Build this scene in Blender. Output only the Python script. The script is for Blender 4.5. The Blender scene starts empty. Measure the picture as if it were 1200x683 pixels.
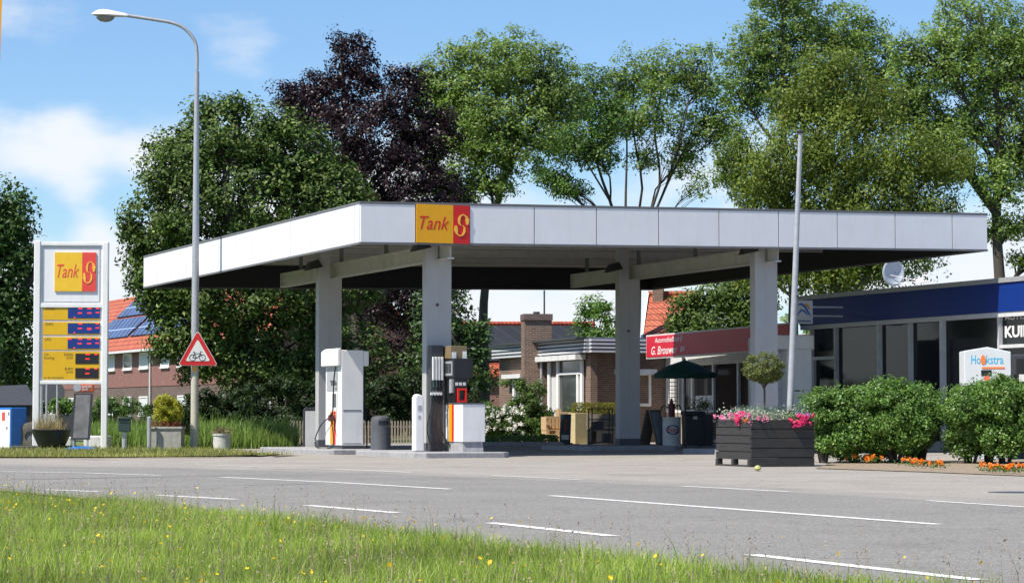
import bpy, bmesh, math, random
import numpy as np
from mathutils import Vector, Matrix
random.seed(7)
RNG = np.random.default_rng(11)
R = math.radians
S = bpy.context.scene
COL = S.collection
# ---------------------------------------------------------------- camera
F = 2808.0; HC = 0.95; PITCH = math.atan(143.5/F)
CP, SP = math.cos(PITCH), math.sin(PITCH)
def P(px, py, Y):
    """world point at distance Y in front of the camera, seen at photo pixel px,py"""
    xc = (px-600)/F; yc = -(py-341.5)/F
    d = (xc, CP - yc*SP, SP + yc*CP)
    t = Y/d[1]
    return Vector((d[0]*t, Y, HC + d[2]*t))
def G(px, py, z=0.0):
    xc = (px-600)/F; yc = -(py-341.5)/F
    d = (xc, CP - yc*SP, SP + yc*CP)
    t = (z-HC)/d[2]
    return Vector((d[0]*t, d[1]*t, z))
def zy(py, Y): return P(600, py, Y).z
def xy(px, Y): return P(px, 485, Y).x
def sx(px, o, ang):
    k = (px-600)/F
    ca, sa = math.cos(ang), math.sin(ang)
    return (k*o[1]-o[0])/(ca-k*sa)
cam = bpy.data.cameras.new('camera'); camo = bpy.data.objects.new('camera', cam); COL.objects.link(camo)
camo.location = (0, 0, HC); camo.rotation_euler = (math.pi/2+PITCH, 0, 0)
cam.sensor_width = 36; cam.lens = 36*F/1200; cam.clip_start = .1; cam.clip_end = 3000
S.camera = camo
# ---------------------------------------------------------------- materials
def lin(c):
    if isinstance(c, str):
        c = c.lstrip('#'); c = [int(c[i:i+2], 16)/255 for i in (0, 2, 4)]
        return tuple(x/12.92 if x <= .04045 else ((x+.055)/1.055)**2.4 for x in c)
    return tuple(c)
def newmat(name):
    m = bpy.data.materials.new(name); m.use_nodes = True
    return m, m.node_tree, m.node_tree.nodes['Principled BSDF']
def scale_col(c, k): return tuple(min(1, x*k) for x in c)+(1,)
def mat(name, col, rough=.6, var=.12, scale=6, metal=0, bump=0, bscale=40, spec=.5, stretch=None, grime=0):
    col = lin(col)
    m, nt, b = newmat(name); N = nt.nodes; L = nt.links
    tc = N.new('ShaderNodeTexCoord'); mp = N.new('ShaderNodeMapping'); L.new(tc.outputs['Object'], mp.inputs[0])
    if stretch: mp.inputs['Scale'].default_value = stretch
    nz = N.new('ShaderNodeTexNoise'); nz.inputs['Scale'].default_value = scale; nz.inputs['Detail'].default_value = 6
    nz.inputs['Roughness'].default_value = .62
    L.new(mp.outputs[0], nz.inputs['Vector'])
    cr = N.new('ShaderNodeValToRGB'); cr.color_ramp.elements[0].position = .3; cr.color_ramp.elements[1].position = .7
    cr.color_ramp.elements[0].color = scale_col(col, 1-var); cr.color_ramp.elements[1].color = scale_col(col, 1+var)
    L.new(nz.outputs[0], cr.inputs[0]); out = cr.outputs[0]
    if grime:
        n2 = N.new('ShaderNodeTexNoise'); n2.inputs['Scale'].default_value = 1.3; n2.inputs['Detail'].default_value = 8; n2.inputs['Roughness'].default_value = .7
        mp2 = N.new('ShaderNodeMapping'); mp2.inputs['Scale'].default_value = (3, 3, .6); L.new(tc.outputs['Object'], mp2.inputs[0]); L.new(mp2.outputs[0], n2.inputs['Vector'])
        r2 = N.new('ShaderNodeValToRGB'); r2.color_ramp.elements[0].position = .5; r2.color_ramp.elements[1].position = .75
        r2.color_ramp.elements[0].color = (0, 0, 0, 1); r2.color_ramp.elements[1].color = (grime,)*3+(1,)
        L.new(n2.outputs[0], r2.inputs[0])
        mx = N.new('ShaderNodeMixRGB'); L.new(r2.outputs[0], mx.inputs[0]); L.new(out, mx.inputs[1]); mx.inputs[2].default_value = (.10, .09, .07, 1)
        out = mx.outputs[0]
    L.new(out, b.inputs['Base Color'])
    b.inputs['Roughness'].default_value = rough; b.inputs['Metallic'].default_value = metal; b.inputs['Specular IOR Level'].default_value = spec
    if bump:
        nb = N.new('ShaderNodeTexNoise'); nb.inputs['Scale'].default_value = bscale; nb.inputs['Detail'].default_value = 4
        L.new(tc.outputs['Object'], nb.inputs['Vector'])
        bp = N.new('ShaderNodeBump'); bp.inputs['Strength'].default_value = bump; bp.inputs['Distance'].default_value = .02
        L.new(nb.outputs[0], bp.inputs['Height']); L.new(bp.outputs[0], b.inputs['Normal'])
    return m
def brickmat(name, c1, c2, mortar, bw=.22, bh=.065, offset=.5, ms=.012, axis='XZ', scale=1.0):
    m, nt, b = newmat(name); N = nt.nodes; L = nt.links
    tc = N.new('ShaderNodeTexCoord'); sp = N.new('ShaderNodeSeparateXYZ'); cb = N.new('ShaderNodeCombineXYZ')
    L.new(tc.outputs['Object'], sp.inputs[0])
    if axis == 'XZ':
        ad = N.new('ShaderNodeMath'); ad.operation = 'ADD'; L.new(sp.outputs[0], ad.inputs[0]); L.new(sp.outputs[1], ad.inputs[1])
        L.new(ad.outputs[0], cb.inputs[0]); L.new(sp.outputs[2], cb.inputs[1])
    else:
        L.new(sp.outputs[0], cb.inputs[0]); L.new(sp.outputs[1], cb.inputs[1])
    bt = N.new('ShaderNodeTexBrick'); L.new(cb.outputs[0], bt.inputs['Vector'])
    bt.inputs['Color1'].default_value = lin(c1)+(1,); bt.inputs['Color2'].default_value = lin(c2)+(1,); bt.inputs['Mortar'].default_value = lin(mortar)+(1,)
    bt.inputs['Scale'].default_value = scale; bt.inputs['Brick Width'].default_value = bw; bt.inputs['Row Height'].default_value = bh
    bt.inputs['Mortar Size'].default_value = ms; bt.offset = offset; bt.inputs['Bias'].default_value = 0
    nz = N.new('ShaderNodeTexNoise'); nz.inputs['Scale'].default_value = 2.5; nz.inputs['Detail'].default_value = 6; L.new(tc.outputs['Object'], nz.inputs['Vector'])
    hs = N.new('ShaderNodeMapRange'); hs.inputs[3].default_value = .75; hs.inputs[4].default_value = 1.25; L.new(nz.outputs[0], hs.inputs[0])
    mu = N.new('ShaderNodeVectorMath'); mu.operation = 'SCALE'; L.new(bt.outputs[0], mu.inputs[0]); L.new(hs.outputs[0], mu.inputs['Scale'])
    L.new(mu.outputs[0], b.inputs['Base Color']); b.inputs['Roughness'].default_value = .85
    bp = N.new('ShaderNodeBump'); bp.inputs['Strength'].default_value = .4; bp.inputs['Distance'].default_value = .01; bp.invert = True
    L.new(bt.outputs['Fac'], bp.inputs['Height']); L.new(bp.outputs[0], b.inputs['Normal'])
    return m
def leafmat(name, c1, c2, c3=None, trans=.35, rough=.55):
    m, nt, b = newmat(name); N = nt.nodes; L = nt.links
    g = N.new('ShaderNodeNewGeometry'); cr = N.new('ShaderNodeValToRGB')
    cr.color_ramp.elements[0].color = lin(c1)+(1,); cr.color_ramp.elements[1].color = lin(c2)+(1,)
    if c3: e = cr.color_ramp.elements.new(.88); e.color = lin(c2)+(1,); cr.color_ramp.elements[2].color = lin(c3)+(1,); cr.color_ramp.elements[2].position = 1.0
    L.new(g.outputs['Random Per Island'], cr.inputs[0])
    tc = N.new('ShaderNodeTexCoord'); nz = N.new('ShaderNodeTexNoise'); nz.inputs['Scale'].default_value = .55; L.new(tc.outputs['Object'], nz.inputs['Vector'])
    hs = N.new('ShaderNodeMapRange'); hs.inputs[1].default_value = .3; hs.inputs[2].default_value = .7; hs.inputs[3].default_value = .72; hs.inputs[4].default_value = 1.3; L.new(nz.outputs[0], hs.inputs[0])
    mu = N.new('ShaderNodeVectorMath'); mu.operation = 'SCALE'; L.new(cr.outputs[0], mu.inputs[0]); L.new(hs.outputs[0], mu.inputs['Scale'])
    L.new(mu.outputs[0], b.inputs['Base Color']); b.inputs['Roughness'].default_value = rough; b.inputs['Specular IOR Level'].default_value = .35
    tr = N.new('ShaderNodeBsdfTranslucent')
    hs2 = N.new('ShaderNodeHueSaturation'); hs2.inputs['Hue'].default_value = .485; hs2.inputs['Value'].default_value = 1.5; L.new(mu.outputs[0], hs2.inputs['Color']); L.new(hs2.outputs[0], tr.inputs[0])
    mx = N.new('ShaderNodeMixShader'); mx.inputs[0].default_value = trans
    out = N['Material Output']; L.new(b.outputs[0], mx.inputs[1]); L.new(tr.outputs[0], mx.inputs[2]); L.new(mx.outputs[0], out.inputs[0])
    return m
def glassmat(name, col=(.012, .014, .016), rough=.04):
    m = mat(name, col, rough=rough+.03, var=.5, scale=1.2, spec=.35)
    return m
def emis(name, col, s):
    m, nt, b = newmat(name); b.inputs['Base Color'].default_value = lin(col)+(1,)
    b.inputs['Emission Color'].default_value = lin(col)+(1,); b.inputs['Emission Strength'].default_value = s
    return m
# ---------------------------------------------------------------- mesh builder
class MB:
    def __init__(s): s.v = []; s.f = []; s.m = []; s.mi = 0
    def add(s, vs, fs):
        o = len(s.v); s.v += [tuple(v) for v in vs]
        for f in fs: s.f.append(tuple(i+o for i in f)); s.m.append(s.mi)
        return s
    def hexa(s, q):      # q: 4 bottom (ccw), 4 top
        return s.add(q, [(3, 2, 1, 0), (4, 5, 6, 7), (0, 1, 5, 4), (1, 2, 6, 5), (2, 3, 7, 6), (3, 0, 4, 7)])
    def box(s, x0, y0, z0, x1, y1, z1):
        return s.hexa([(x0, y0, z0), (x1, y0, z0), (x1, y1, z0), (x0, y1, z0), (x0, y0, z1), (x1, y0, z1), (x1, y1, z1), (x0, y1, z1)])
    def tube(s, pts, r, n=8, cap=True):
        pts = [Vector(p) for p in pts]
        if not isinstance(r, (list, tuple)): r = [r]*len(pts)
        vs = []; prev = None
        for i, p in enumerate(pts):
            d = (pts[min(i+1, len(pts)-1)]-pts[max(i-1, 0)]).normalized()
            if prev is None:
                u = d.cross(Vector((0, 0, 1)))
                if u.length < .05: u = d.cross(Vector((0, 1, 0)))
            else: u = prev-d*prev.dot(d)
            if u.length < 1e-5: u = d.orthogonal()
            u.normalize(); prev = u; w = d.cross(u)
            for k in range(n):
                a = 2*math.pi*k/n; vs.append(p+(u*math.cos(a)+w*math.sin(a))*r[i])
        fs = []
        for i in range(len(pts)-1):
            for k in range(n):
                a = i*n+k; b = i*n+(k+1) % n; fs.append((a, b, b+n, a+n))
        if cap: fs.append(tuple(range(n-1, -1, -1))); fs.append(tuple((len(pts)-1)*n+k for k in range(n)))
        return s.add(vs, fs)
    def lathe(s, prof, n=24, c=(0, 0, 0), sx=1, sy=1):
        vs = []; fs = []
        for (r, z) in prof:
            for k in range(n):
                a = 2*math.pi*k/n; vs.append((c[0]+r*sx*math.cos(a), c[1]+r*sy*math.sin(a), c[2]+z))
        for i in range(len(prof)-1):
            for k in range(n):
                a = i*n+k; b = i*n+(k+1) % n; fs.append((a, b, b+n, a+n))
        fs.append(tuple(range(n-1, -1, -1))); fs.append(tuple((len(prof)-1)*n+k for k in range(n)))
        return s.add(vs, fs)
    def prism(s, pts, y0, y1):    # outline in xz (ccw seen from -y), extruded along y
        n = len(pts); vs = [(x, y0, z) for x, z in pts]+[(x, y1, z) for x, z in pts]
        fs = [tuple(range(n)), tuple(range(2*n-1, n-1, -1))]
        for i in range(n):
            j = (i+1) % n; fs.append((i, i+n, j+n, j))
        return s.add(vs, fs)
    def prismx(s, pts, x0, x1):   # outline in yz extruded along x
        n = len(pts); vs = [(x0, y, z) for y, z in pts]+[(x1, y, z) for y, z in pts]
        fs = [tuple(range(n-1, -1, -1)), tuple(range(n, 2*n))]
        for i in range(n):
            j = (i+1) % n; fs.append((i, j, j+n, i+n))
        return s.add(vs, fs)
    def ribbon(s, pts, ws, y0, y1):   # flat stroke in xz plane
        n = len(pts); vs = []
        for i, (x, z) in enumerate(pts):
            a = pts[max(i-1, 0)]; b = pts[min(i+1, n-1)]; dx, dz = b[0]-a[0], b[1]-a[1]; l = math.hypot(dx, dz) or 1
            nx, nz = -dz/l, dx/l; w = ws[i]/2 if isinstance(ws, (list, tuple)) else ws/2
            for y in (y0, y1):
                vs += [(x+nx*w, y, z+nz*w), (x-nx*w, y, z-nz*w)]
        fs = []
        for i in range(n-1):
            a = i*4; b = a+4
            fs += [(a, a+1, b+1, b), (a+2, b+2, b+3, a+3), (a, b, b+2, a+2), (a+1, a+3, b+3, b+1)]
        fs += [(0, 2, 3, 1), (n*4-4, n*4-3, n*4-1, n*4-2)]
        return s.add(vs, fs)
    def build(s, name, mats, parent=None, smooth=False, bevel=0, loc=None, rotz=0, fix=True):
        me = bpy.data.meshes.new(name); me.from_pydata(s.v, [], s.f); me.update()
        if not isinstance(mats, (list, tuple)): mats = [mats]
        for m in mats: me.materials.append(m)
        if len(mats) > 1: me.polygons.foreach_set('material_index', s.m)
        if fix:
            bm = bmesh.new(); bm.from_mesh(me); bmesh.ops.recalc_face_normals(bm, faces=bm.faces); bm.to_mesh(me); bm.free()
        if smooth:
            me.polygons.foreach_set('use_smooth', [True]*len(me.polygons))
            try: me.set_sharp_from_angle(angle=R(40))
            except Exception: pass
        o = bpy.data.objects.new(name, me); COL.objects.link(o)
        if parent: o.parent = parent
        if loc is not None: o.location = loc; o.rotation_euler = (0, 0, rotz)
        if bevel:
            b = o.modifiers.new('bevel', 'BEVEL'); b.width = bevel; b.segments = 2; b.limit_method = 'ANGLE'
        return o
def fastmesh(name, verts, faces, m, parent=None, loc=None, mats=None, midx=None):
    """verts (N,3) numpy, faces (M,k) numpy"""
    me = bpy.data.meshes.new(name); k = faces.shape[1]
    me.vertices.add(len(verts)); me.vertices.foreach_set('co', verts.astype(np.float32).ravel())
    me.loops.add(faces.size); me.loops.foreach_set('vertex_index', faces.astype(np.int32).ravel())
    me.polygons.add(len(faces)); me.polygons.foreach_set('loop_start', np.arange(0, faces.size, k, dtype=np.int32))
    me.polygons.foreach_set('loop_total', np.full(len(faces), k, dtype=np.int32))
    for mm in (mats or [m]): me.materials.append(mm)
    if midx is not None: me.polygons.foreach_set('material_index', midx.astype(np.int32))
    me.update(calc_edges=True)
    o = bpy.data.objects.new(name, me); COL.objects.link(o)
    if parent: o.parent = parent
    if loc is not None: o.location = loc
    return o
def tag(o, label=None, cat=None, group=None, kind=None):
    if label: o['label'] = label
    if cat: o['category'] = cat
    if group: o['group'] = group
    if kind: o['kind'] = kind
    return o
def thing(name, label, cat, loc=(0, 0, 0), rotz=0, group=None):
    o = bpy.data.objects.new(name, None); COL.objects.link(o); o.location = loc; o.rotation_euler = (0, 0, rotz)
    o.empty_display_size = .3
    return tag(o, label, cat, group)
def struct(o): o['kind'] = 'structure'; return o
def text(name, body, x, z, w, h, y, m, parent, shear=0, thick=.006, space=1.0, bold=0, side=None):
    """lettering fitted in the box x..x+w, z..z+h on the plane y, facing -y (side='x': on plane x=y facing -x)"""
    cu = bpy.data.curves.new(name, 'FONT'); cu.body = body; cu.shear = shear; cu.extrude = .01; cu.space_character = space; cu.offset = bold
    cu.resolution_u = 3
    t = bpy.data.objects.new(name, cu); COL.objects.link(t)
    dg = bpy.context.evaluated_depsgraph_get(); me = bpy.data.meshes.new_from_object(t.evaluated_get(dg))
    bpy.data.objects.remove(t); bpy.data.curves.remove(cu)
    c = np.empty(len(me.vertices)*3, dtype=np.float32); me.vertices.foreach_get('co', c); c = c.reshape(-1, 3)
    mn = c.min(0); mx = c.max(0); s = (c-mn)/np.maximum(mx-mn, 1e-6)
    o3 = np.empty_like(c)
    if side == 'x':
        o3[:, 1] = x-s[:, 0]*w; o3[:, 0] = y-s[:, 2]*thick
    else:
        o3[:, 0] = x+s[:, 0]*w; o3[:, 1] = y-s[:, 2]*thick
    o3[:, 2] = z+s[:, 1]*h
    me.vertices.foreach_set('co', o3.ravel()); me.update(); me.materials.clear(); me.materials.append(m); me.name = name
    o = bpy.data.objects.new(name, me); COL.objects.link(o); o.parent = parent
    return o
def copy_tree(o, parent=None):
    c = o.copy(); COL.objects.link(c)
    if parent: c.parent = parent
    for ch in [x for x in S.objects if x.parent == o]: copy_tree(ch, c)
    return c
def smooth(pts, n=8):
    out = []
    for i in range(len(pts)-1):
        p0 = pts[max(i-1, 0)]; p1 = pts[i]; p2 = pts[i+1]; p3 = pts[min(i+2, len(pts)-1)]
        for k in range(n):
            t = k/n; out.append(.5*((2*p1)+(p2-p0)*t+(2*p0-5*p1+4*p2-p3)*t*t+(3*p1-p0-3*p2+p3)*t**3))
    out.append(pts[-1]); return out
# ---------------------------------------------------------------- foliage
def leaf_quads(c, size, out=None, up=.5, aspect=.5, droop=0.0, rng=RNG, fold=False):
    """rhombic leaves at centres c (n,3)"""
    n = len(c); nrm = rng.normal(size=(n, 3)); nrm /= np.linalg.norm(nrm, axis=1)[:, None]
    nrm[:, 2] += up
    if out is not None: nrm += out
    nrm /= np.linalg.norm(nrm, axis=1)[:, None]
    d = rng.normal(size=(n, 3)); d[:, 2] -= droop
    d -= nrm*(d*nrm).sum(1)[:, None]; d /= np.linalg.norm(d, axis=1)[:, None]+1e-9
    sd = np.cross(nrm, d)
    L = (size*rng.uniform(.6, 1.25, n))[:, None]; W = L*aspect
    v = np.stack([c-d*L*.5, c+sd*W*.5+d*L*.05, c+d*L*.5, c-sd*W*.5+d*L*.05], 1).reshape(-1, 3)
    f = np.arange(n*4).reshape(n, 4)
    return v, f
def crown(lobes, n_clump, per, clump_r, leaf, rng, shell=.6, up=.5, aspect=.5, droop=0.0, zsq=.8, stretch=1.0):
    lobes = np.array(lobes, dtype=float); w = (lobes[:, 3]*lobes[:, 4]*lobes[:, 5])**.72; w /= w.sum()
    k = rng.choice(len(lobes), n_clump, p=w)
    d = rng.normal(size=(n_clump, 3)); d /= np.linalg.norm(d, axis=1)[:, None]
    d[:, 2] = np.where(d[:, 2] < -.3, d[:, 2]*.8, d[:, 2])
    r = shell+(1-shell)*rng.random(n_clump)**.8; inner = rng.random(n_clump) < (.22 if shell > .3 else 1); r = np.where(inner, rng.random(n_clump)*shell if shell > .3 else rng.random(n_clump)**.42, r)
    cc = lobes[k, :3]+d*lobes[k, 3:6]*r[:, None]
    o = rng.normal(size=(n_clump*per, 3)); o /= np.linalg.norm(o, axis=1)[:, None]; o *= (rng.random(n_clump*per)**.42*1.75)[:, None]; o[:, 2] *= zsq*stretch
    cr = clump_r*rng.uniform(.6, 1.35, n_clump)
    pts = np.repeat(cc, per, 0)+o*np.repeat(cr, per)[:, None]*.55
    out = np.repeat(d, per, 0)*.8+o*.25
    v, f = leaf_quads(pts, leaf, out, up, aspect, droop, rng)
    return v, f, cc, k
BARK = {}
def tree(name, label, px, Y, lobes, leaf_m, bark_m, n_clump=500, per=40, clump_r=.7, leaf=.22, trunk_r=.35, fork=.3, seed=1, group=None,
         shell=.6, up=.5, aspect=.5, droop=0.0, twigs=10, stems=1, lean=0, stretch=1.0, cat='tree', depth=.8, basez=0, parts=('crown', 'trunk'), zsq=.8, trunk_px=None, limb_k=.38):
    """lobes in photo measure: (px, py, half width px, half height px[, depth offset m]) at distance Y"""
    rng = np.random.default_rng(seed)
    base = Vector((xy(px if trunk_px is None else trunk_px, Y), Y, basez)); mpp = Y/F
    L = []
    for lb in lobes:
        c = P(lb[0], lb[1], Y); dy = lb[4] if len(lb) > 4 else rng.uniform(-.35, .35)*lb[2]*mpp*depth
        L.append((c.x-base.x, dy, c.z-basez, lb[2]*mpp, lb[2]*mpp*depth, lb[3]*mpp))
    t = thing(name, label, cat, base, 0, group)
    v, f, cc, kk = crown(L, n_clump, per, clump_r, leaf, rng, shell, up, aspect, droop, zsq, stretch)
    fastmesh(parts[0], v, f, leaf_m, t)
    m = MB()
    top = max(l[2]+l[5]*.5 for l in L); fz = top*fork
    order = sorted(range(len(L)), key=lambda q: -(L[q][2]+L[q][5]*.4)); leaders = []; tg = []
    for q in order:
        if len(tg) < stems and all(abs(L[q][0]-L[p][0]) > (L[q][3]+L[p][3])*.55 for p in tg): tg.append(q)
    while len(tg) < stems: tg.append(order[len(tg)])
    tg.sort(key=lambda q: L[q][0])
    for s, q in enumerate(tg):
        ox = (s-(stems-1)/2)*trunk_r*1.6; c = Vector(L[q][:3])+Vector((0, 0, L[q][5]*.6)); f0 = Vector((ox*1.4+lean, 0, fz))
        wob = lambda k: Vector((rng.normal()*k, rng.normal()*k, 0))
        pts = smooth([Vector((ox*.6, 0, -.15)), Vector((ox*.6, 0, fz*.2)), Vector((ox+lean*.5, rng.uniform(-.1, .1), fz*.6)), f0,
               f0.lerp(c, .3)+wob(.25), f0.lerp(c, .6)+wob(.35), f0.lerp(c, .85)+wob(.2), c], 3)
        n_ = len(pts); rr = [trunk_r*max(.06, (1.15-1.05*(k/(n_-1))**.8)) for k in range(n_)]; m.tube(pts, rr, 9); leaders.append((pts, rr))
    def lead_at(z, x):
        best = None
        for pts, rr in leaders:
            for p, r_ in zip(pts, rr):
                d = abs(p.z-z)+abs(p.x-x)*.25
                if best is None or d < best[0]: best = (d, p, r_)
        return best[1], best[2]
    for i, l in enumerate(L):
        c = Vector(l[:3]); hd_ = math.hypot(c.x, c.y)
        st0, r0_ = lead_at(max(fz*.55, c.z-hd_*rng.uniform(.7, 1.2)-.8), c.x)
        d = c-st0; mid = st0+Vector((d.x*.38, d.y*.38, d.z*.5))+Vector((rng.normal(), rng.normal(), 0))*.05*d.length; m2 = st0+Vector((d.x*.72, d.y*.72, d.z*.8))+Vector((rng.normal(), rng.normal(), 0))*.04*d.length
        tr = min(r0_*.7, trunk_r*limb_k*(.6+.4*min(1, l[3]/3))*1.3); topc = c+Vector((rng.normal()*.3, 0, l[5]*.55))
        m.tube(smooth([st0, mid, m2, c, topc], 2), [tr*(1.1-.95*k/8) for k in range(9)], 6)
        ids = np.where(kk == i)[0]; rng.shuffle(ids)
        for q in ids[:twigs]:
            e = Vector(cc[q]); k = rng.random(); st = m2.lerp(c, k) if rng.random() < .6 else mid.lerp(m2, k)
            mm = st.lerp(e, .5)+Vector((rng.normal()*.12, rng.normal()*.12, rng.uniform(0, .15)*(e-st).length))
            m.tube([st, mm, e], [tr*.30, tr*.2, .012], 4, cap=False)
    m.build(parts[1], bark_m, t, smooth=True, fix=False)
    return t
def blades(pts, h, w, lean, rng):
    """grass blades: pts (n,3) roots, h (n,), 3 triangles each"""
    n = len(pts); a = rng.random(n)*2*np.pi; s = np.stack([np.cos(a), np.sin(a), np.zeros(n)], 1)
    b = rng.random(n)*2*np.pi; ld = np.stack([np.cos(b), np.sin(b), np.zeros(n)], 1)*(lean*rng.random(n)*h)[:, None]
    w = (w*rng.uniform(.6, 1.3, n))[:, None]; up = np.zeros((n, 3)); up[:, 2] = h
    v = np.stack([pts-s*w, pts+s*w, pts+up*.55+ld*.35-s*w*.8, pts+up*.55+ld*.35+s*w*.8, pts+up*np.where(rng.random(n) < .3, .85, 1)[:, None]+ld], 1).reshape(-1, 3)
    i = (np.arange(n)*5)[:, None]; f = np.concatenate([i+np.array([[0, 1, 3]]), i+np.array([[0, 3, 2]]), i+np.array([[2, 3, 4]])], 1).reshape(-1, 3)
    return v, f
def in_poly(x, y, poly):
    r = np.zeros(len(x), bool); j = len(poly)-1
    for i in range(len(poly)):
        xi, yi = poly[i][:2]; xj, yj = poly[j][:2]
        c = ((yi > y) != (yj > y)) & (x < (xj-xi)*(y-yi)/((yj-yi) or 1e-9)+xi); r ^= c; j = i
    return r
def sample(poly, n, rng):
    xs = [p[0] for p in poly]; ys = [p[1] for p in poly]; out = []
    while sum(map(len, out)) < n:
        x = rng.uniform(min(xs), max(xs), n*2); y = rng.uniform(min(ys), max(ys), n*2); k = in_poly(x, y, poly); out.append(np.stack([x[k], y[k]], 1))
    return np.concatenate(out)[:n]
SKYT = (.95, 1.12, 1.30, 1)
CLOUD = (7.6, 7.9, 8.3, 1)
# ---------------------------------------------------------------- world and sun
W = bpy.data.worlds.new('World'); S.world = W; W.use_nodes = True
nt = W.node_tree; N = nt.nodes; L = nt.links; bg = N['Background']
SUN = Vector((-.56, -.405, 1.0)).normalized()
el = math.asin(SUN.z); rot = math.atan2(SUN.x, SUN.y)
sky = N.new('ShaderNodeTexSky'); sky.sky_type = 'NISHITA'; sky.sun_disc = False; sky.sun_elevation = el; sky.sun_rotation = rot
sky.air_density = 1.0; sky.dust_density = .35; sky.ozone_density = 3.0
bg.inputs['Strength'].default_value = .082
tc = N.new('ShaderNodeTexCoord'); mp = N.new('ShaderNodeMapping'); mp.inputs['Scale'].default_value = (1, 1, 2.1); mp.inputs['Location'].default_value = (3.37, 0, .21)
L.new(tc.outputs['Generated'], mp.inputs[0])
n1 = N.new('ShaderNodeTexNoise'); n1.inputs['Scale'].default_value = 11; n1.inputs['Detail'].default_value = 9; n1.inputs['Roughness'].default_value = .52
L.new(mp.outputs[0], n1.inputs['Vector'])
sep = N.new('ShaderNodeSeparateXYZ'); L.new(tc.outputs['Generated'], sep.inputs[0])
bias = N.new('ShaderNodeMapRange'); bias.inputs[1].default_value = .075; bias.inputs[2].default_value = .150; bias.inputs[3].default_value = .17; bias.inputs[4].default_value = -.10
L.new(sep.outputs[2], bias.inputs[0])
ad = N.new('ShaderNodeMath'); ad.operation = 'ADD'; L.new(n1.outputs[0], ad.inputs[0]); L.new(bias.outputs[0], ad.inputs[1])
prev = ad
def skyblob(px, py, rad, amt):
    global prev
    dv = (P(px, py, 100)-Vector((0, 0, HC))).normalized()
    ds = N.new('ShaderNodeVectorMath'); ds.operation = 'DISTANCE'; L.new(tc.outputs['Generated'], ds.inputs[0]); ds.inputs[1].default_value = dv
    mr = N.new('ShaderNodeMapRange'); mr.interpolation_type = 'SMOOTHSTEP'; mr.inputs[1].default_value = 0; mr.inputs[2].default_value = rad; mr.inputs[3].default_value = amt; mr.inputs[4].default_value = 0; L.new(ds.outputs['Value'], mr.inputs[0])
    a2 = N.new('ShaderNodeMath'); a2.operation = 'ADD'; L.new(prev.outputs[0], a2.inputs[0]); L.new(mr.outputs[0], a2.inputs[1]); prev = a2
for b_ in ((285, 57, .026, .09), (255, 45, .02, .05), (60, 62, .03, .09), (40, 180, .035, .20), (110, 185, .035, .20), (190, 182, .03, .20), (150, 240, .022, -.26), (70, 262, .018, -.18), (45, 245, .016, -.14), (30, 130, .02, -.05), (455, 60, .02, .06)): skyblob(*b_)
ad = prev
cr = N.new('ShaderNodeValToRGB'); cr.color_ramp.elements[0].position = .47; cr.color_ramp.elements[1].position = .74; cr.color_ramp.interpolation = 'EASE'
cr.color_ramp.elements[0].color = (0, 0, 0, 1); cr.color_ramp.elements[1].color = (.93, .93, .93, 1)
L.new(ad.outputs[0], cr.inputs[0])
tint = N.new('ShaderNodeMixRGB'); tint.blend_type = 'MULTIPLY'; tint.inputs[0].default_value = 1; L.new(sky.outputs[0], tint.inputs[1]); tint.inputs[2].default_value = SKYT
mx = N.new('ShaderNodeMixRGB'); L.new(cr.outputs[0], mx.inputs[0]); L.new(tint.outputs[0], mx.inputs[1]); mx.inputs[2].default_value = CLOUD
L.new(mx.outputs[0], bg.inputs[0])
sl = bpy.data.lights.new('sun', 'SUN'); sl.energy = 5.0; sl.angle = R(.53); sl.color = (1, .93, .82)
so = bpy.data.objects.new('sun', sl); COL.objects.link(so); so.rotation_euler = SUN.to_track_quat('Z', 'Y').to_euler(); so.location = (-20, -10, 40)
S.view_settings.view_transform = 'Standard'; S.view_settings.look = 'None'; S.view_settings.exposure = .58; S.view_settings.gamma = 1
# ---------------------------------------------------------------- shared materials
M = {}
M['white'] = mat('white_paint', (.78, .78, .77), .45, .05, 3, grime=.12)
M['white_dirty'] = mat('white_steel', (.66, .66, .65), .45, .08, 4, grime=.35)
M['panel'] = mat('white_fascia_sheet', (.74, .75, .77), .4, .03, 1.5, grime=.10)
M['grey_trim'] = mat('grey_trim', (.13, .135, .14), .5, .1)
M['soffit'] = mat('ribbed_soffit', (.42, .41, .38), .6, .12, 3, stretch=(1, 10, 1))
M['beam'] = mat('cream_steel', (.50, .49, .45), .5, .08, 3, grime=.3)
M['column'] = mat('grey_white_column', (.40, .40, .395), .5, .05, 3, grime=.12)
M['inner'] = mat('dark_fascia_inside', (.012, .013, .018), .6, .2)
M['black'] = mat('black_plastic', (.015, .015, .017), .4, .2)
M['dark'] = mat('charcoal', (.045, .048, .055), .5, .15, 8)
M['bin'] = mat('bin_grey_plastic', (.075, .08, .09), .5, .12, 8, grime=.2)
M['rubber'] = mat('rubber_hose', (.012, .012, .013), .35, .1)
M['steel'] = mat('galvanised_steel', (.42, .43, .45), .42, .12, 12, metal=.35, grime=.15)
M['pole'] = mat('painted_pole', (.46, .44, .36), .55, .12, 6, grime=.3)
M['concrete'] = mat('concrete', (.33, .32, .29), .85, .18, 9, bump=.25, bscale=60, grime=.3)
M['kerb'] = mat('kerb_concrete', (.30, .30, .31), .85, .2, 7, bump=.25, grime=.3)
M['yellow'] = mat('yellow_sign', lin('#e0a000'), .4, .04)
M['pale_yellow'] = mat('faded_yellow_sign', lin('#e8bc2e'), .4, .05, grime=.08)
M['price_yellow'] = mat('price_sign_yellow', lin('#d9ac12'), .4, .04, grime=.05)
M['red'] = mat('red_sign', lin('#c81414'), .4, .05)
M['pale_red'] = mat('faded_red_sign', lin('#dc4840'), .4, .05)
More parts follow.
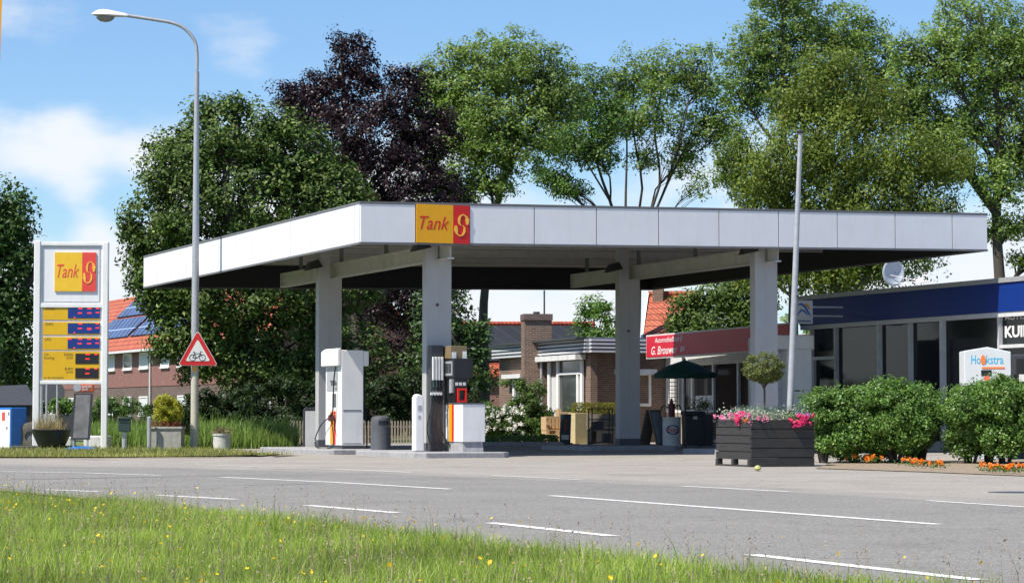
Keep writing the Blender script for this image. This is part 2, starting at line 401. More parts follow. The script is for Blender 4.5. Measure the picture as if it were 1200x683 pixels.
M['sign_red'] = mat('crimson_signboard', lin('#c81e34'), .4, .05, grime=.06)
M['blue_band'] = mat('blue_fascia', lin('#062e7c'), .45, .08, 2)
M['led_blue'] = mat('display_blue', lin('#14357e'), .3, .06)
M['led'] = emis('led_red', '#ff3030', .9)
M['glass'] = glassmat('dark_glass')
M['glass2'] = mat('window_glass', (.045, .05, .055), .05, .4, 1.0, spec=.7)
M['frame'] = mat('grey_aluminium', (.58, .59, .61), .4, .1, 5)
M['wframe'] = mat('white_window_frame', (.75, .75, .73), .5, .05)
M['curtain'] = mat('white_curtain', (.55, .56, .56), .8, .2, 14, stretch=(6, 6, .3))
M['brick'] = brickmat('brown_brick', '#5e4437', '#7d5b48', '#827a70')
M['brick_red'] = brickmat('red_brown_brick', '#713b34', '#864a40', '#857670')
M['brick_dark'] = brickmat('dark_brick_band', '#54403a', '#66504a', '#6d635e')
M['tile'] = brickmat('orange_roof_tile', '#a2523a', '#b4664e', '#703626', .25, .3, 0, .03)
M['tile2'] = brickmat('red_roof_tile', '#983e26', '#b2553a', '#5e2416', .22, .28, 0, .035)
M['solar'] = brickmat('solar_panel_cells', '#2e4264', '#3a5078', '#8ea4c8', 1.0, 1.65, 0, .03)
M['solar_dark'] = brickmat('black_solar_cells', '#10151f', '#151c28', '#2b3340', .9, 1.5, 0, .03)
M['wood'] = mat('pale_pallet_wood', (.52, .36, .20), .75, .2, 6, stretch=(1, 1, 9))
M['wood_grey'] = mat('weathered_wood', (.27, .235, .19), .8, .2, 6, stretch=(9, 1, 1))
M['wood_new'] = mat('yellowish_plank', (.50, .42, .24), .75, .15, 6, stretch=(1, 1, 9))
M['planter'] = mat('black_stained_boards', (.028, .027, .026), .65, .45, 5, bump=.3, bscale=30, stretch=(.6, .6, 9))
M['soil'] = mat('soil', (.12, .09, .06), .95, .4, 18, bump=.8, bscale=25)
M['bark'] = mat('grey_brown_bark', (.065, .056, .045), .9, .3, 9, bump=.6, bscale=14, stretch=(3, 3, .6))
M['bark_pale'] = mat('pale_bark', (.17, .15, .125), .9, .3, 9, bump=.5, bscale=14, stretch=(3, 3, .6))
M['khaki'] = mat('khaki_panel', (.20, .15, .08), .5, .1)
M['orange'] = mat('orange_stripe', lin('#f49a10'), .4, .05)
M['parasol'] = mat('green_canvas', (.004, .06, .045), .8, .2, 5)
M['blue_box'] = mat('blue_painted_metal', lin('#1f66b4'), .4, .08)
M['green_box'] = mat('dark_green_metal', (.03, .055, .05), .45, .1)
M['red_mast'] = mat('red_oxide', (.13, .025, .02), .5, .2)
# ---------------------------------------------------------------- ground, road
def ground_mat():
    m, nt, b = newmat('field_ground'); N = nt.nodes; L = nt.links
    tc = N.new('ShaderNodeTexCoord'); n = N.new('ShaderNodeTexNoise'); n.inputs['Scale'].default_value = .8; n.inputs['Detail'].default_value = 10; n.inputs['Roughness'].default_value = .7
    L.new(tc.outputs['Object'], n.inputs['Vector']); c = N.new('ShaderNodeValToRGB')
    c.color_ramp.elements[0].color = (.035, .065, .014, 1); c.color_ramp.elements[1].color = (.11, .16, .04, 1); c.color_ramp.elements[0].position = .35; c.color_ramp.elements[1].position = .65
    L.new(n.outputs[0], c.inputs[0]); L.new(c.outputs[0], b.inputs['Base Color']); b.inputs['Roughness'].default_value = .95
    return m
def asphalt(name, c1, c2, big=.18, dark=(.06, .06, .062)):
    m, nt, b = newmat(name); N = nt.nodes; L = nt.links
    tc = N.new('ShaderNodeTexCoord')
    v = N.new('ShaderNodeTexVoronoi'); v.inputs['Scale'].default_value = 75; L.new(tc.outputs['Object'], v.inputs['Vector'])
    c = N.new('ShaderNodeValToRGB'); c.color_ramp.elements[0].color = tuple(c1)+(1,); c.color_ramp.elements[1].color = tuple(c2)+(1,)
    sepc = N.new('ShaderNodeSeparateColor'); L.new(v.outputs['Color'], sepc.inputs[0]); L.new(sepc.outputs[0], c.inputs[0])
    n = N.new('ShaderNodeTexNoise'); n.inputs['Scale'].default_value = .55; n.inputs['Detail'].default_value = 10; n.inputs['Roughness'].default_value = .68; L.new(tc.outputs['Object'], n.inputs['Vector'])
    mr = N.new('ShaderNodeMapRange'); mr.inputs[1].default_value = .3; mr.inputs[2].default_value = .7; mr.inputs[3].default_value = 1-big; mr.inputs[4].default_value = 1+big; L.new(n.outputs[0], mr.inputs[0])
    mu = N.new('ShaderNodeVectorMath'); mu.operation = 'SCALE'; L.new(c.outputs[0], mu.inputs[0]); L.new(mr.outputs[0], mu.inputs['Scale'])
    # oil stains
    n2 = N.new('ShaderNodeTexNoise'); n2.inputs['Scale'].default_value = .35; n2.inputs['Detail'].default_value = 5; mp = N.new('ShaderNodeMapping'); mp.inputs['Location'].default_value = (5, 3, 0); L.new(tc.outputs['Object'], mp.inputs[0]); L.new(mp.outputs[0], n2.inputs['Vector'])
    c2_ = N.new('ShaderNodeValToRGB'); c2_.color_ramp.elements[0].position = .62; c2_.color_ramp.elements[1].position = .75; c2_.color_ramp.elements[0].color = (0, 0, 0, 1); c2_.color_ramp.elements[1].color = (.55,)*3+(1,)
    L.new(n2.outputs[0], c2_.inputs[0]); mx = N.new('ShaderNodeMixRGB'); L.new(c2_.outputs[0], mx.inputs[0]); L.new(mu.outputs[0], mx.inputs[1]); mx.inputs[2].default_value = tuple(dark)+(1,)
    nv = N.new('ShaderNodeTexNoise'); nv.inputs['Scale'].default_value = 1.1; L.new(tc.outputs['Object'], nv.inputs['Vector']); ax = N.new('ShaderNodeVectorMath'); ax.operation = 'MULTIPLY_ADD'; ax.inputs[1].default_value = (1.6, 1.6, 0); L.new(nv.outputs['Color'], ax.inputs[0]); L.new(tc.outputs['Object'], ax.inputs[2])
    vc = N.new('ShaderNodeTexVoronoi'); vc.feature = 'DISTANCE_TO_EDGE'; vc.inputs['Scale'].default_value = .22; L.new(ax.outputs[0], vc.inputs['Vector'])
    cc = N.new('ShaderNodeMapRange'); cc.inputs[1].default_value = .0015; cc.inputs[2].default_value = .005; cc.inputs[3].default_value = .6; cc.inputs[4].default_value = 0; L.new(vc.outputs['Distance'], cc.inputs[0])
    mk_ = N.new('ShaderNodeMixRGB'); L.new(cc.outputs[0], mk_.inputs[0]); L.new(mx.outputs[0], mk_.inputs[1]); mk_.inputs[2].default_value = tuple(dark)+(1,)
    L.new(mk_.outputs[0], b.inputs['Base Color']); b.inputs['Roughness'].default_value = .82; b.inputs['Specular IOR Level'].default_value = .3
    bp = N.new('ShaderNodeBump'); bp.inputs['Strength'].default_value = .5; bp.inputs['Distance'].default_value = .008; L.new(v.outputs['Distance'], bp.inputs['Height']); L.new(bp.outputs[0], b.inputs['Normal'])
    return m
def sheet(name, pts, z, m):
    b = MB(); b.add([(p[0], p[1], z) for p in pts], [tuple(range(len(pts)))])
    o = b.build(name, m, fix=False)
    if o.data.polygons[0].normal.z < 0: o.data.flip_normals()
    return struct(o)
sheet('ground', [(-900, -300), (900, -300), (900, 1600), (-900, 1600)], -.02, ground_mat())
ctr = [G(1100, 614), G(870, 596.5), G(645, 581), G(528, 573), G(390, 565.5), G(259, 559), G(191, 556.5), G(0, 552.3)]
ctr = [Vector((p.x, p.y, 0)) for p in ctr]
d0 = (ctr[0]-ctr[1]).normalized(); pre = [ctr[0]+d0*k+Vector((.0006*k*k*2, 0, 0)) for k in (60, 40, 25, 15, 8)]
d1 = (ctr[-1]-ctr[-3]).normalized(); post = []; p = ctr[-1].copy(); a = math.atan2(d1.y, d1.x)
for k in range(14): a += R(.9); p = p+Vector((math.cos(a), math.sin(a), 0))*8; post.append(p.copy())
line = pre+ctr+post
def smooth(pts, n=8):
    out = []
    for i in range(len(pts)-1):
        p0 = pts[max(i-1, 0)]; p1 = pts[i]; p2 = pts[i+1]; p3 = pts[min(i+2, len(pts)-1)]
        for k in range(n):
            t = k/n; out.append(.5*((2*p1)+(p2-p0)*t+(2*p0-5*p1+4*p2-p3)*t*t+(3*p1-p0-3*p2+p3)*t**3))
    out.append(pts[-1]); return out
line = smooth(line)
for _ in range(6): line = [line[0]]+[(line[i-1]+line[i]*2+line[i+1])/4 for i in range(1, len(line)-1)]+[line[-1]]
def off(d):   # + is the far side
    out = []
    for i, p in enumerate(line):
        t = (line[min(i+1, len(line)-1)]-line[max(i-1, 0)]).normalized(); out.append(p+Vector((t.y, -t.x, 0))*d)
    return out
LW = 3.35
def band(name, o0, o1, z, m):
    A, B = off(o0), off(o1); b = MB(); n = len(A)
    b.add([(p.x, p.y, z) for p in A]+[(p.x, p.y, z) for p in B], [(i, i+1, n+i+1, n+i) for i in range(n-1)])
    o = b.build(name, m, fix=False)
    if o.data.polygons[0].normal.z < 0: o.data.flip_normals()
    return struct(o)
M['road'] = asphalt('worn_grey_asphalt', (.125, .121, .114), (.285, .275, .257), .10, (.11, .108, .105))
M['forecourt'] = asphalt('pinkish_forecourt_paving', (.205, .188, .168), (.36, .335, .30), .14, (.15, .135, .12))
band('road', -LW-1.75, LW-.15, .0, M['road'])
fo = off(LW+.75)
ved = G(352, 533.5)                       # the corner where verge, road and forecourt meet
VF = [G(a, b) for a, b in ((352, 533.6), (300, 534.8), (250, 536.2), (180, 536.8), (100, 537.2), (0, 537.2), (-100, 536.9), (-180, 536.2))]
near = [p for p in fo if p.x > VF[-1].x]
sheet('forecourt', [(p.x, p.y) for p in near]+[(q.x, q.y) for q in reversed(VF)]+[(-5.2, 53), (-6.6, 60), (-9, 66), (-9.6, 71), (-8, 78), (-2.8, 78.3), (-2.3, 84), (30, 84), (60, 60), (60, -30)], 0, M['forecourt'])
# painted lines
mk = MB()
def dash(a, b, w=.13, c=None):
    A = G(*a); B = G(*b); t = (B-A).normalized(); n = Vector((-t.y, t.x, 0))*w/2; mk.add([(q.x, q.y, .004) for q in (A-n, B-n, B+n, A+n)], [(0, 1, 2, 3)])
for a, b in [((880, 649.8), (1147, 679.5)), ((575, 612.5), (718, 628)), ((360, 592), (465, 600.8)), ((187, 580.3), (276, 585)), ((52, 573.5), (117, 576))]: dash(a, b, .13)
for a, b in [((645, 580.6), (1100, 614.3)), ((259, 559), (392, 565)), ((392, 565), (528, 573)), ((0, 552.4), (100, 554)), ((100, 554), (188, 556.8)), ((-260, 549), (-60, 551.2))]: dash(a, b, .13)
for a, b in [((0, 538.6), (42, 539.2)), ((98, 540.6), (167, 542.4)), ((229, 544.2), (306, 546.8)), ((392, 549.4), (481, 553.4)), ((577, 557), (682, 562)), ((800, 569.5), (925, 576)), ((1087, 586.5), (1250, 597)), ((-90, 537), (-40, 538))]: dash(a, b, .1)
for k in (20, 60, 110):
    q = ctr[0]+d0*(k*.1+4); 
def paint():
    m, nt, b = newmat('worn_road_paint'); N = nt.nodes; L = nt.links
    tc = N.new('ShaderNodeTexCoord'); n = N.new('ShaderNodeTexNoise'); n.inputs['Scale'].default_value = 22; n.inputs['Detail'].default_value = 6; n.inputs['Roughness'].default_value = .7; L.new(tc.outputs['Object'], n.inputs['Vector'])
    c = N.new('ShaderNodeValToRGB'); c.color_ramp.elements[0].position = .36; c.color_ramp.elements[1].position = .5; c.color_ramp.elements[0].color = (.3, .3, .29, 1); c.color_ramp.elements[1].color = (.72, .72, .70, 1)
    L.new(n.outputs[0], c.inputs[0]); L.new(c.outputs[0], b.inputs['Base Color']); b.inputs['Roughness'].default_value = .7
    return m
o = mk.build('road_markings', paint(), fix=False); struct(o)
for pl in o.data.polygons:
    if pl.normal.z < 0: o.data.flip_normals(); break
# far verge
vf = VF
band('road_edge', LW-.15, LW+.75, .0, asphalt('dusty_asphalt_edge', (.17, .158, .143), (.33, .312, .285), .16, (.12, .11, .10)))
M['verge'] = mat('mown_verge', (.12, .15, .045), .95, .45, 5, bump=.5, bscale=30)
M['verge_edge'] = mat('bare_gravel_edge', (.27, .235, .17), .95, .3, 14, bump=.5, bscale=40)
ve = [p+Vector((0, .9+.25*math.sin(p.x*3), 0)) for p in VF[1:]]; ve[0] = VF[0]+Vector((-.5, .5, 0))
far_l = [p for p in off(LW+.35) if -130 < p.x < VF[-1].x-2]
sheet('verge_edge', [(p.x, p.y) for p in vf]+[(p.x, p.y) for p in reversed(ve)], .004, M['verge_edge'])
sheet('verge', [(p.x, p.y) for p in ve]+[(p.x, p.y) for p in far_l]+[(-130, 100), (-20, 100), (-9, 100), (-10, 75), (-9.6, 66), (-7.0, 60), (-5.6, 53.4)], .03, M['verge'])
# near verge bank
GE = [G(a, b) for a, b in ((-420, 569), (-200, 575), (0, 582), (150, 591), (300, 606), (450, 624), (600, 643), (750, 658), (900, 672), (1050, 687), (1200, 702), (1500, 738), (2000, 800))]; ne = GE
sheet('near_verge_soil', [(-60, 44), (-30, 34)]+[(p.x, p.y) for p in ne]+[(9, -2), (14, -12), (14, -40), (-60, -40)], .004, mat('verge_soil', (.06, .07, .025), .95, .4, 8))
# planting bed by the forecourt
sheet('planting_bed', [G(955, 549), G(1075, 553), G(1200, 558), G(1330, 564), (17, 50), (10.5, 49.5), (6.6, 48.5)], .012, mat('dry_bed_soil', (.24, .19, .13), .95, .4, 12, bump=.6, bscale=30))
sheet('garden_bed', [(-2.5, 70.3), (2.0, 70.6), (2.2, 79.5), (-.2, 86.5), (-3.5, 86)], .016, M['soil'])
# ---------------------------------------------------------------- near grass (blades) and buttercups
rng = np.random.default_rng(5)
edge = [(p.x, p.y) for p in GE if p.x < 5]
edge.sort(key=lambda q: -q[1])
poly = edge+[(edge[-1][0]+.3, 7.5), (-4.5, 8.0), (-15, 26)]
pts = sample(poly, 210000, rng)
z = np.zeros((len(pts), 1)); p3 = np.concatenate([pts, z], 1)
patch = .75+.35*np.sin(p3[:, 0]*2.1+np.sin(p3[:, 1]*1.3)*1.5)*np.sin(p3[:, 1]*1.7+1)
h = rng.gamma(5, .017, len(pts))*patch+.025
v, f = blades(p3, h, .0027, .85, rng)
GR = leafmat('meadow_grass', (.19, .31, .03), (.35, .45, .08), (.54, .50, .22), trans=.45, rough=.5)
tag(fastmesh('grass', v, f, GR), kind='stuff', cat='grass', label='long bright green meadow grass filling the near roadside verge')
# seed-head stalks
n = 3300; pts = sample(poly, n, rng); p3 = np.concatenate([pts, np.zeros((n, 1))], 1); h = rng.uniform(.15, .33, n)
v, f = blades(p3, h, .0016, .35, rng)
tips = v.reshape(-1, 5, 3)[:, 4]; nn = 7
c = np.repeat(tips, nn, 0)+rng.normal(size=(n*nn, 3))*np.array([.006, .006, .024]); v2, f2 = leaf_quads(c, .018, None, .2, .35, 0, rng)
SH = leafmat('seed_heads', (.26, .19, .13), (.42, .34, .22), trans=.3)
tag(fastmesh('seed_grass', v, f, SH), kind='stuff', cat='grass stalks', label='thin brownish seed stalks standing above the near green grass')
tag(fastmesh('seed_heads', v2, f2, SH), kind='stuff', cat='seed heads', label='purplish brown feathery seed heads on top of the near grass')
n = 1300; pts = sample(poly, n*3, rng); k = rng.random(len(pts)) < np.clip(.75-.07*(pts[:, 0]+4), .12, 1); pts = pts[k][:n]; n = len(pts)
p3 = np.concatenate([pts, np.zeros((n, 1))], 1); h = rng.uniform(.12, .24, n); v, f = blades(p3, h, .0015, .2, rng); tips = v.reshape(-1, 5, 3)[:, 4]
vs = []; fs = []
for i, tpt in enumerate(tips):
    r = rng.uniform(.007, .014); tilt = rng.normal(size=2)*.5
    for q in range(5):
        a = q*2*math.pi/5+rng.random(); b0 = len(vs)
        dx, dy = math.cos(a), math.sin(a); ex, ey = -dy, dx
        for (u, w_, zz) in ((0, 0, 0), (r*.6, -r*.45, r*.3), (r, 0, r*.55), (r*.6, r*.45, r*.3)):
            X = dx*u+ex*w_; Y_ = dy*u+ey*w_; vs.append((tpt[0]+X, tpt[1]+Y_, tpt[2]+zz+X*tilt[0]+Y_*tilt[1]))
        fs.append((b0, b0+1, b0+2, b0+3))
YF = leafmat('buttercup_petals', (.75, .52, .01), (.85, .65, .02), trans=.35)
tag(fastmesh('buttercups', np.array(vs), np.array(fs), YF), kind='stuff', cat='flowers', label='small yellow buttercups scattered through the near grass')
tag(fastmesh('buttercup_stems', v, f, GR), kind='stuff', cat='flower stems', label='thin green stems of the yellow buttercups in the near grass')
# short grass on far verge, tall grass behind
vp = [(p.x, p.y) for p in off(LW+1.0) if -20 < p.x < -5.8]+[(-5.9, 54), (-8.5, 62), (-21, 62)]
vp = [(p.x, p.y+.25) for p in VF if p.x > -20]; vp.sort(key=lambda q: q[0]); vp = vp+[(-5.7, 55), (-8.6, 64), (-21, 64)]
pts = sample(vp, 30000, rng); p3 = np.concatenate([pts, np.full((len(pts), 1), .03)], 1)
v, f = blades(p3, rng.gamma(4, .016, len(pts))+.02, .007, .6, rng)
tag(fastmesh('verge_grass', v, f, leafmat('short_verge_grass', (.17, .20, .04), (.32, .33, .09), (.42, .36, .18), trans=.2)), kind='stuff', cat='grass', label='short yellowish green grass on the far verge beneath the price sign')
tp = [(xy(112, 66), 66), (xy(345, 66), 66), (xy(350, 74), 74), (xy(105, 74), 74)]
pts = sample(tp, 22000, rng); p3 = np.concatenate([pts, np.full((len(pts), 1), .0)], 1)
patch = .85+.25*np.sin(p3[:, 0]*1.9+2)*np.cos(p3[:, 1]*1.1)
v, f = blades(p3, (rng.gamma(14, .043, len(pts)))*patch, .016, .45, rng)
tag(fastmesh('reeds', v, f, leafmat('tall_reed_leaves', (.12, .21, .04), (.24, .35, .08), trans=.35)), kind='stuff', cat='reeds', label='tall bright green reeds growing behind the planters left of the pumps')
# ================================================================ fuel canopy
Cb, Rb, Lb = P(422, 285, 52.3), P(1157, 293.6, 58.85), P(168.3, 337.3, 69.05)
TH = math.atan2(Rb.y-Cb.y, Rb.x-Cb.x); CU = math.hypot(Rb.x-Cb.x, Rb.y-Cb.y); CV = math.hypot(Lb.x-Cb.x, Lb.y-Cb.y)
FH = .9
canopy = thing('fuel_canopy', 'large flat white-edged canopy on four columns over the fuel pumps', 'canopy', (Cb.x, Cb.y, 0), TH)
CO = (Cb.x, Cb.y)
def zb(u, v): return Cb.z+(Rb.z-Cb.z)*u/CU+(Lb.z-Cb.z)*v/CV
def slab(m, u0, u1, v0, v1, d0, d1):
    return m.hexa([(u, v, zb(u, v)+d0) for u, v in ((u0, v0), (u1, v0), (u1, v1), (u0, v1))]+[(u, v, zb(u, v)+d1) for u, v in ((u0, v0), (u1, v0), (u1, v1), (u0, v1))])
def loc2(px, vv):  # u on the line v=vv seen at px
    o = Vector((CO[0]-math.sin(TH)*vv, CO[1]+math.cos(TH)*vv)); return sx(px, o, TH)
m = MB()   # backing ring, dark inside
slab(m, .03, CU-.03, .03, .10, .02, FH-.04); slab(m, .03, CU-.03, CV-.10, CV-.03, .02, FH-.04)
slab(m, .03, .10, .10, CV-.10, .02, FH-.04); slab(m, CU-.10, CU-.03, .10, CV-.10, .02, FH-.04)
m.build('fascia_backing', M['inner'], canopy)
m = MB(); slab(m, .10, CU-.10, .10, CV-.10, FH-.12, FH-.04); m.build('roof_deck', M['dark'], canopy)
m = MB(); n = 46
for i in range(n):
    v0 = .10+(CV-.2)*i/n; v1 = v0+(CV-.2)/n*.72; slab(m, .10, CU-.10, v0, v1, .66, .70)
    slab(m, .10, CU-.10, v1, .10+(CV-.2)*(i+1)/n, .68, .72)
m.build('soffit', M['soffit'], canopy)
m = MB()
for (a0, a1, b0, b1) in ((-.01, CU+.01, -.02, .03), (-.01, CU+.01, CV-.03, CV+.02)):
    slab(m, a0, a1, b0, b1, FH-.035, FH+.02); slab(m, a0, a1, b0, b1, -.02, .025)
for (a0, a1) in ((-.02, .03), (CU-.03, CU+.02)):
    slab(m, a0, a1, .035, CV-.035, FH-.035, FH+.02); slab(m, a0, a1, .035, CV-.035, -.02, .025)
m.build('edge_trim', M['grey_trim'], canopy)
# white panels, front from measured joints
joints = [422, 486.5, 550, 626, 699, 772, 843, 913, 982, 1050, 1117, 1157]
us = [loc2(x, 0) for x in joints]; us[0] = .0; us[-1] = CU
for i in range(len(us)-1):
    if i == 1: continue
    m = MB(); slab(m, us[i]+.012, us[i+1]-.012, -.012, .028, .028, FH-.038); m.build('fascia_panel', M['panel'], canopy)
W_ = us[1]-us[0]
vj = [0, .33]; 
while vj[-1]+1.5 < CV: vj.append(vj[-1]+1.49)
vj.append(CV)
for i in range(len(vj)-1):
    for sd in (0, 1):
        m = MB(); u0, u1 = ((-.012, .028), (CU-.028, CU+.012))[sd]
        slab(m, u0, u1, vj[i]+(.03 if i == 0 else .012), vj[i+1]-.012, .028, FH-.038); m.build('fascia_panel', M['panel'], canopy)
for i in range(11):
    m = MB(); slab(m, CU*i/11+.012, CU*(i+1)/11-.012, CV-.028, CV+.012, .028, FH-.038); m.build('fascia_panel', M['panel'], canopy)
# logo sign in the front fascia
def logo(parent, x0, x1, z0, z1, y, yel, red, split=.665, red_txt=None):
    """yellow field with 'Tank', red field with the S emblem"""
    xs = x0+(x1-x0)*split; hgt = z1-z0
    s = MB(); s.box(x0, y, z0, xs, y+.03, z1); a = s.build('yellow_field', yel, parent)
    s = MB(); s.box(xs, y, z0, x1, y+.03, z1); b = s.build('red_field', red, parent)
    w = xs-x0
    text('lettering', 'Tank', x0+w*.09, z0+hgt*.35, w*.80, hgt*.34, y, red_txt or red, parent, shear=.32, thick=.004, bold=0)
    rw = x1-xs; q = lambda a, b: (xs+rw*(.5+(a-.5)*.92), z0+hgt*(1-b))
    e = MB()
    up = [(.50, .53), (.36, .48), (.34, .38), (.42, .28), (.62, .235), (.82, .29), (.90, .38), (.88, .50)]
    e.ribbon([q(*p) for p in up], [k*rw for k in (.03, .10, .15, .10, .06, .10, .24, .12)], y-.012, y-.002)
    lo = [(.58, .52), (.70, .58), (.70, .68), (.60, .76), (.38, .80), (.20, .74), (.14, .66), (.13, .53)]
    e.ribbon([q(*p) for p in lo], [k*rw for k in (.03, .10, .14, .10, .06, .10, .24, .12)], y-.012, y-.002)
    e.build('emblem', M['logo_yellow'], parent)
M['logo_yellow'] = mat('logo_amber', lin('#f0b840'), .4, .04)
sg = thing('logo_sign', None, None, (0, 0, 0)); sg.parent = canopy
zz0 = zb(us[1], 0)+.03; zz1 = zb(us[2], 0)+FH-.04
logo(sg, us[1]+.01, us[2]-.012, zz0, zz1, -.035, M['yellow'], M['red'], .69)
# columns and beams
UA, UB = 2.14, 10.5
cols = []
for (px_, Yc, uu) in ((512, 54.0, UA), (385, 60.4, UA), (896, 57.2, UB), (736, 63.7, UB)):
    X = xy(px_, Yc); dx, dy = X-CO[0], Yc-CO[1]
    u = dx*math.cos(TH)+dy*math.sin(TH); v = -dx*math.sin(TH)+dy*math.cos(TH); cols.append((u, v))
for k, (u, v) in enumerate(cols):
    c = MB(); c.box(u-.31, v-.125, .30, u-.02, v+.125, zb(u, v)+.66); c.box(u-.02, v-.122, .30, u+.30, v+.122, zb(u, v)-.3)
    co = c.build('column', M['column'], canopy, bevel=.006)
    c = MB(); c.box(u-.315, v-.13, 0.0, u+.305, v+.13, .30); c.build('column_base', M['dark_plinth'] if 'dark_plinth' in M else M['bin'], co)
    if k in (0, 3):
        c = MB(); c.tube([(u-.05, v-.123, 3.4 if k == 0 else 3.15), (u-.05, v-.16, 3.4 if k == 0 else 3.15)], .03, 10); c.build('lamp_socket', M['black'], co)
for uc, vend in (((cols[0][0]+cols[1][0])/2, 12.1), ((cols[2][0]+cols[3][0])/2, 11.6)):
    c = MB(); a, b_ = uc-.02+.02, uc+.16
    for (x0, x1, t0, t1) in ((a, b_, -.32, -.28), (a+.07, b_-.07, -.28, .02), (a, b_, .02, .06)):
        c.hexa([(x, y, zb(x, y)+t) for t in (t0, t1) for x, y in ((x0, .12), (x1, .12), (x1, vend), (x0, vend))])
    bo = c.build('beam', M['beam'], canopy)
    c = MB(); c.box(a+.002, vend-.01, zb(uc, vend)-.318, b_-.002, vend+.01, zb(uc, vend)+.058); c.build('end_plate', M['beam'], bo)
for v in (1.2, 4.4, 7.6, 10.8, 14.0):
    c = MB(); slab(c, .15, CU-.15, v-.03, v+.03, .48, .655); slab(c, .15, CU-.15, v-.07, v+.07, .46, .48); c.build('purlin', M['beam'], canopy)
for uc, ve_ in ((cols[0][0], 12.1), (cols[2][0], 11.6)):
    for v in (1.2, 4.4, 7.6, 10.8):
        c = MB(); c.box(uc+.05, v-.05, zb(uc, v)+.06, uc+.12, v+.05, zb(uc, v)+.48); c.build('beam_hanger', M['grey_trim'], canopy)
for (u, v, l) in ((4.2, 2.6, 1.6), (4.4, 5.6, 1.6), (7.6, 2.6, 1.6), (7.6, 5.6, 1.6), (12.6, 2.4, 1.6), (12.8, 5.6, 1.6)):
    c = MB(); slab(c, u, u+l, v, v+.16, .57, .655); c.build('tube_light', M['white_dirty'], canopy, bevel=.01)
for (u, v) in ((cols[0][0]-.65, cols[0][1]-.25), (cols[1][0]-.65, cols[1][1]-.2), (cols[2][0]-.65, cols[2][1]-.2), (cols[3][0]-.65, cols[3][1]-.2)):
    z = zb(u, v); c = MB(); c.prism([(u, z-.12), (u+.42, z-.02), (u+.30, z+.16), (u+.12, z+.10)], v, v+.3)
    fo_ = c.build('floodlight', M['black'], canopy); c = MB(); c.tube([(u+.3, v+.15, z+.06), (u+.55, v+.2, z+.12)], .03, 6); c.build('bracket', M['black'], fo_)
# ================================================================ pump islands
def cf(px, Y): return Vector((xy(px, Y), Y, 0))
def island(name, label, px, Y, x0, x1, y0, y1, g):
    t = thing(name, label, 'kerb island', cf(px, Y), TH, g)
    r = .18; m = MB(); pts = [(x0+r, y0), (x1-r, y0), (x1, y0+r), (x1, y1-r), (x1-r, y1), (x0+r, y1), (x0, y1-r), (x0, y0+r)]
    m.add([(x, y, 0) for x, y in pts]+[(x, y, .12) for x, y in pts], [tuple(range(8, 16))]+[(i, (i+1) % 8, (i+1) % 8+8, i+8) for i in range(8)])
    m.build('kerb', M['kerb'], t, bevel=.02); return t
island('pump_island', 'low concrete kerb island under the tall pump and rear left column', 400, 57.3, -.75, 1.0, -1.1, 4.2, 'raised islands under the pumps')
island('pump_island', 'low concrete kerb island under the nozzle pump and front left column', 542, 52.6, -1.25, .95, -.55, 3.6, 'raised islands under the pumps')
island('pump_island', 'low kerb island under the front right canopy column', 896, 56.2, -.9, .9, -.6, 2.6, 'raised islands under the pumps')
island('pump_island', 'low kerb island under the rear right canopy column', 736, 63.2, -1.6, 1.2, -.7, 2.2, 'raised islands under the pumps')
# ---------------------------------------------------------------- tall single-hose pump
t = thing('fuel_pump', 'tall white fuel pump with one hanging hose beside the rear left column', 'fuel pump', cf(400, 57.3)+Vector((0, 0, .12)), TH)
m = MB(); m.box(0, 0, .08, .56, 1.15, 2.36); m.build('cabinet', M['white'], t, bevel=.015)
m = MB(); m.box(.03, .03, 0, .53, 1.12, .08); m.build('plinth', M['bin'], t)
m = MB(); m.prismx([(-.0, 1.98), (1.22, 1.98), (1.22, 2.34), (0.95, 2.40), (-.0, 2.40)], -.10, -.004); m.build('header', M['white'], t, bevel=.02)
m = MB(); m.prismx([(-.0, 1.98), (1.0, 1.98), (1.0, 2.34), (-.0, 2.34)], .565, .70); m.build('header', M['white'], t, bevel=.02)
m = MB(); m.box(-.006, .30, 1.38, -.0005, 1.05, 1.96); m.build('display_panel', mat('pale_grey_display_plate', (.36, .37, .39), .3, .08), t)
m = MB()
for i, y in enumerate((.34, .44, .54, .64)): m.box(-.012, y, 1.52, -.006, y+.07, 1.60)
m.box(-.012, .34, 1.42, -.006, .40, 1.46); m.box(-.012, .50, 1.42, -.006, .56, 1.46); m.box(-.012, .42, 1.61, -.006, .80, 1.635)
m.build('display_digits', M['dark'], t)
m = MB(); m.box(-.03, .38, 1.02, -.0005, .58, 1.32); m.build('keypad', M['grey_trim'], t, bevel=.008)
m = MB(); m.box(-.006, .30, .16, -.0005, .70, .92); 
m = MB(); m.box(-.008, .52, .10, -.0005, .78, .90); st = m.build('orange_stripe', M['orange'], t)
m = MB(); m.box(-.008, .40, .10, -.0005, .515, .90); m.build('red_stripe', M['red'], t)
m = MB(); m.box(.05, -.006, .90, .51, -.0005, .93); m.box(.05, -.006, .12, .51, -.0005, .135); m.build('panel_seam', M['grey_trim'], t)
m = MB(); hp = smooth([Vector(p) for p in [(-.05, .28, 1.98), (-.10, .27, 1.6), (-.10, .30, 1.1), (-.10, .36, .78)]]); m.tube(hp, .017, 6)
hp = smooth([Vector(p) for p in [(-.1, .40, .62), (-.13, .20, .3), (-.20, .05, .06), (-.25, .35, .0), (-.25, 1.0, .02), (-.2, 1.35, .2), (-.14, 1.1, .55), (-.1, .62, .74)]]); m.tube(hp, .015, 6)
ho = m.build('hose', M['rubber'], t, smooth=True)
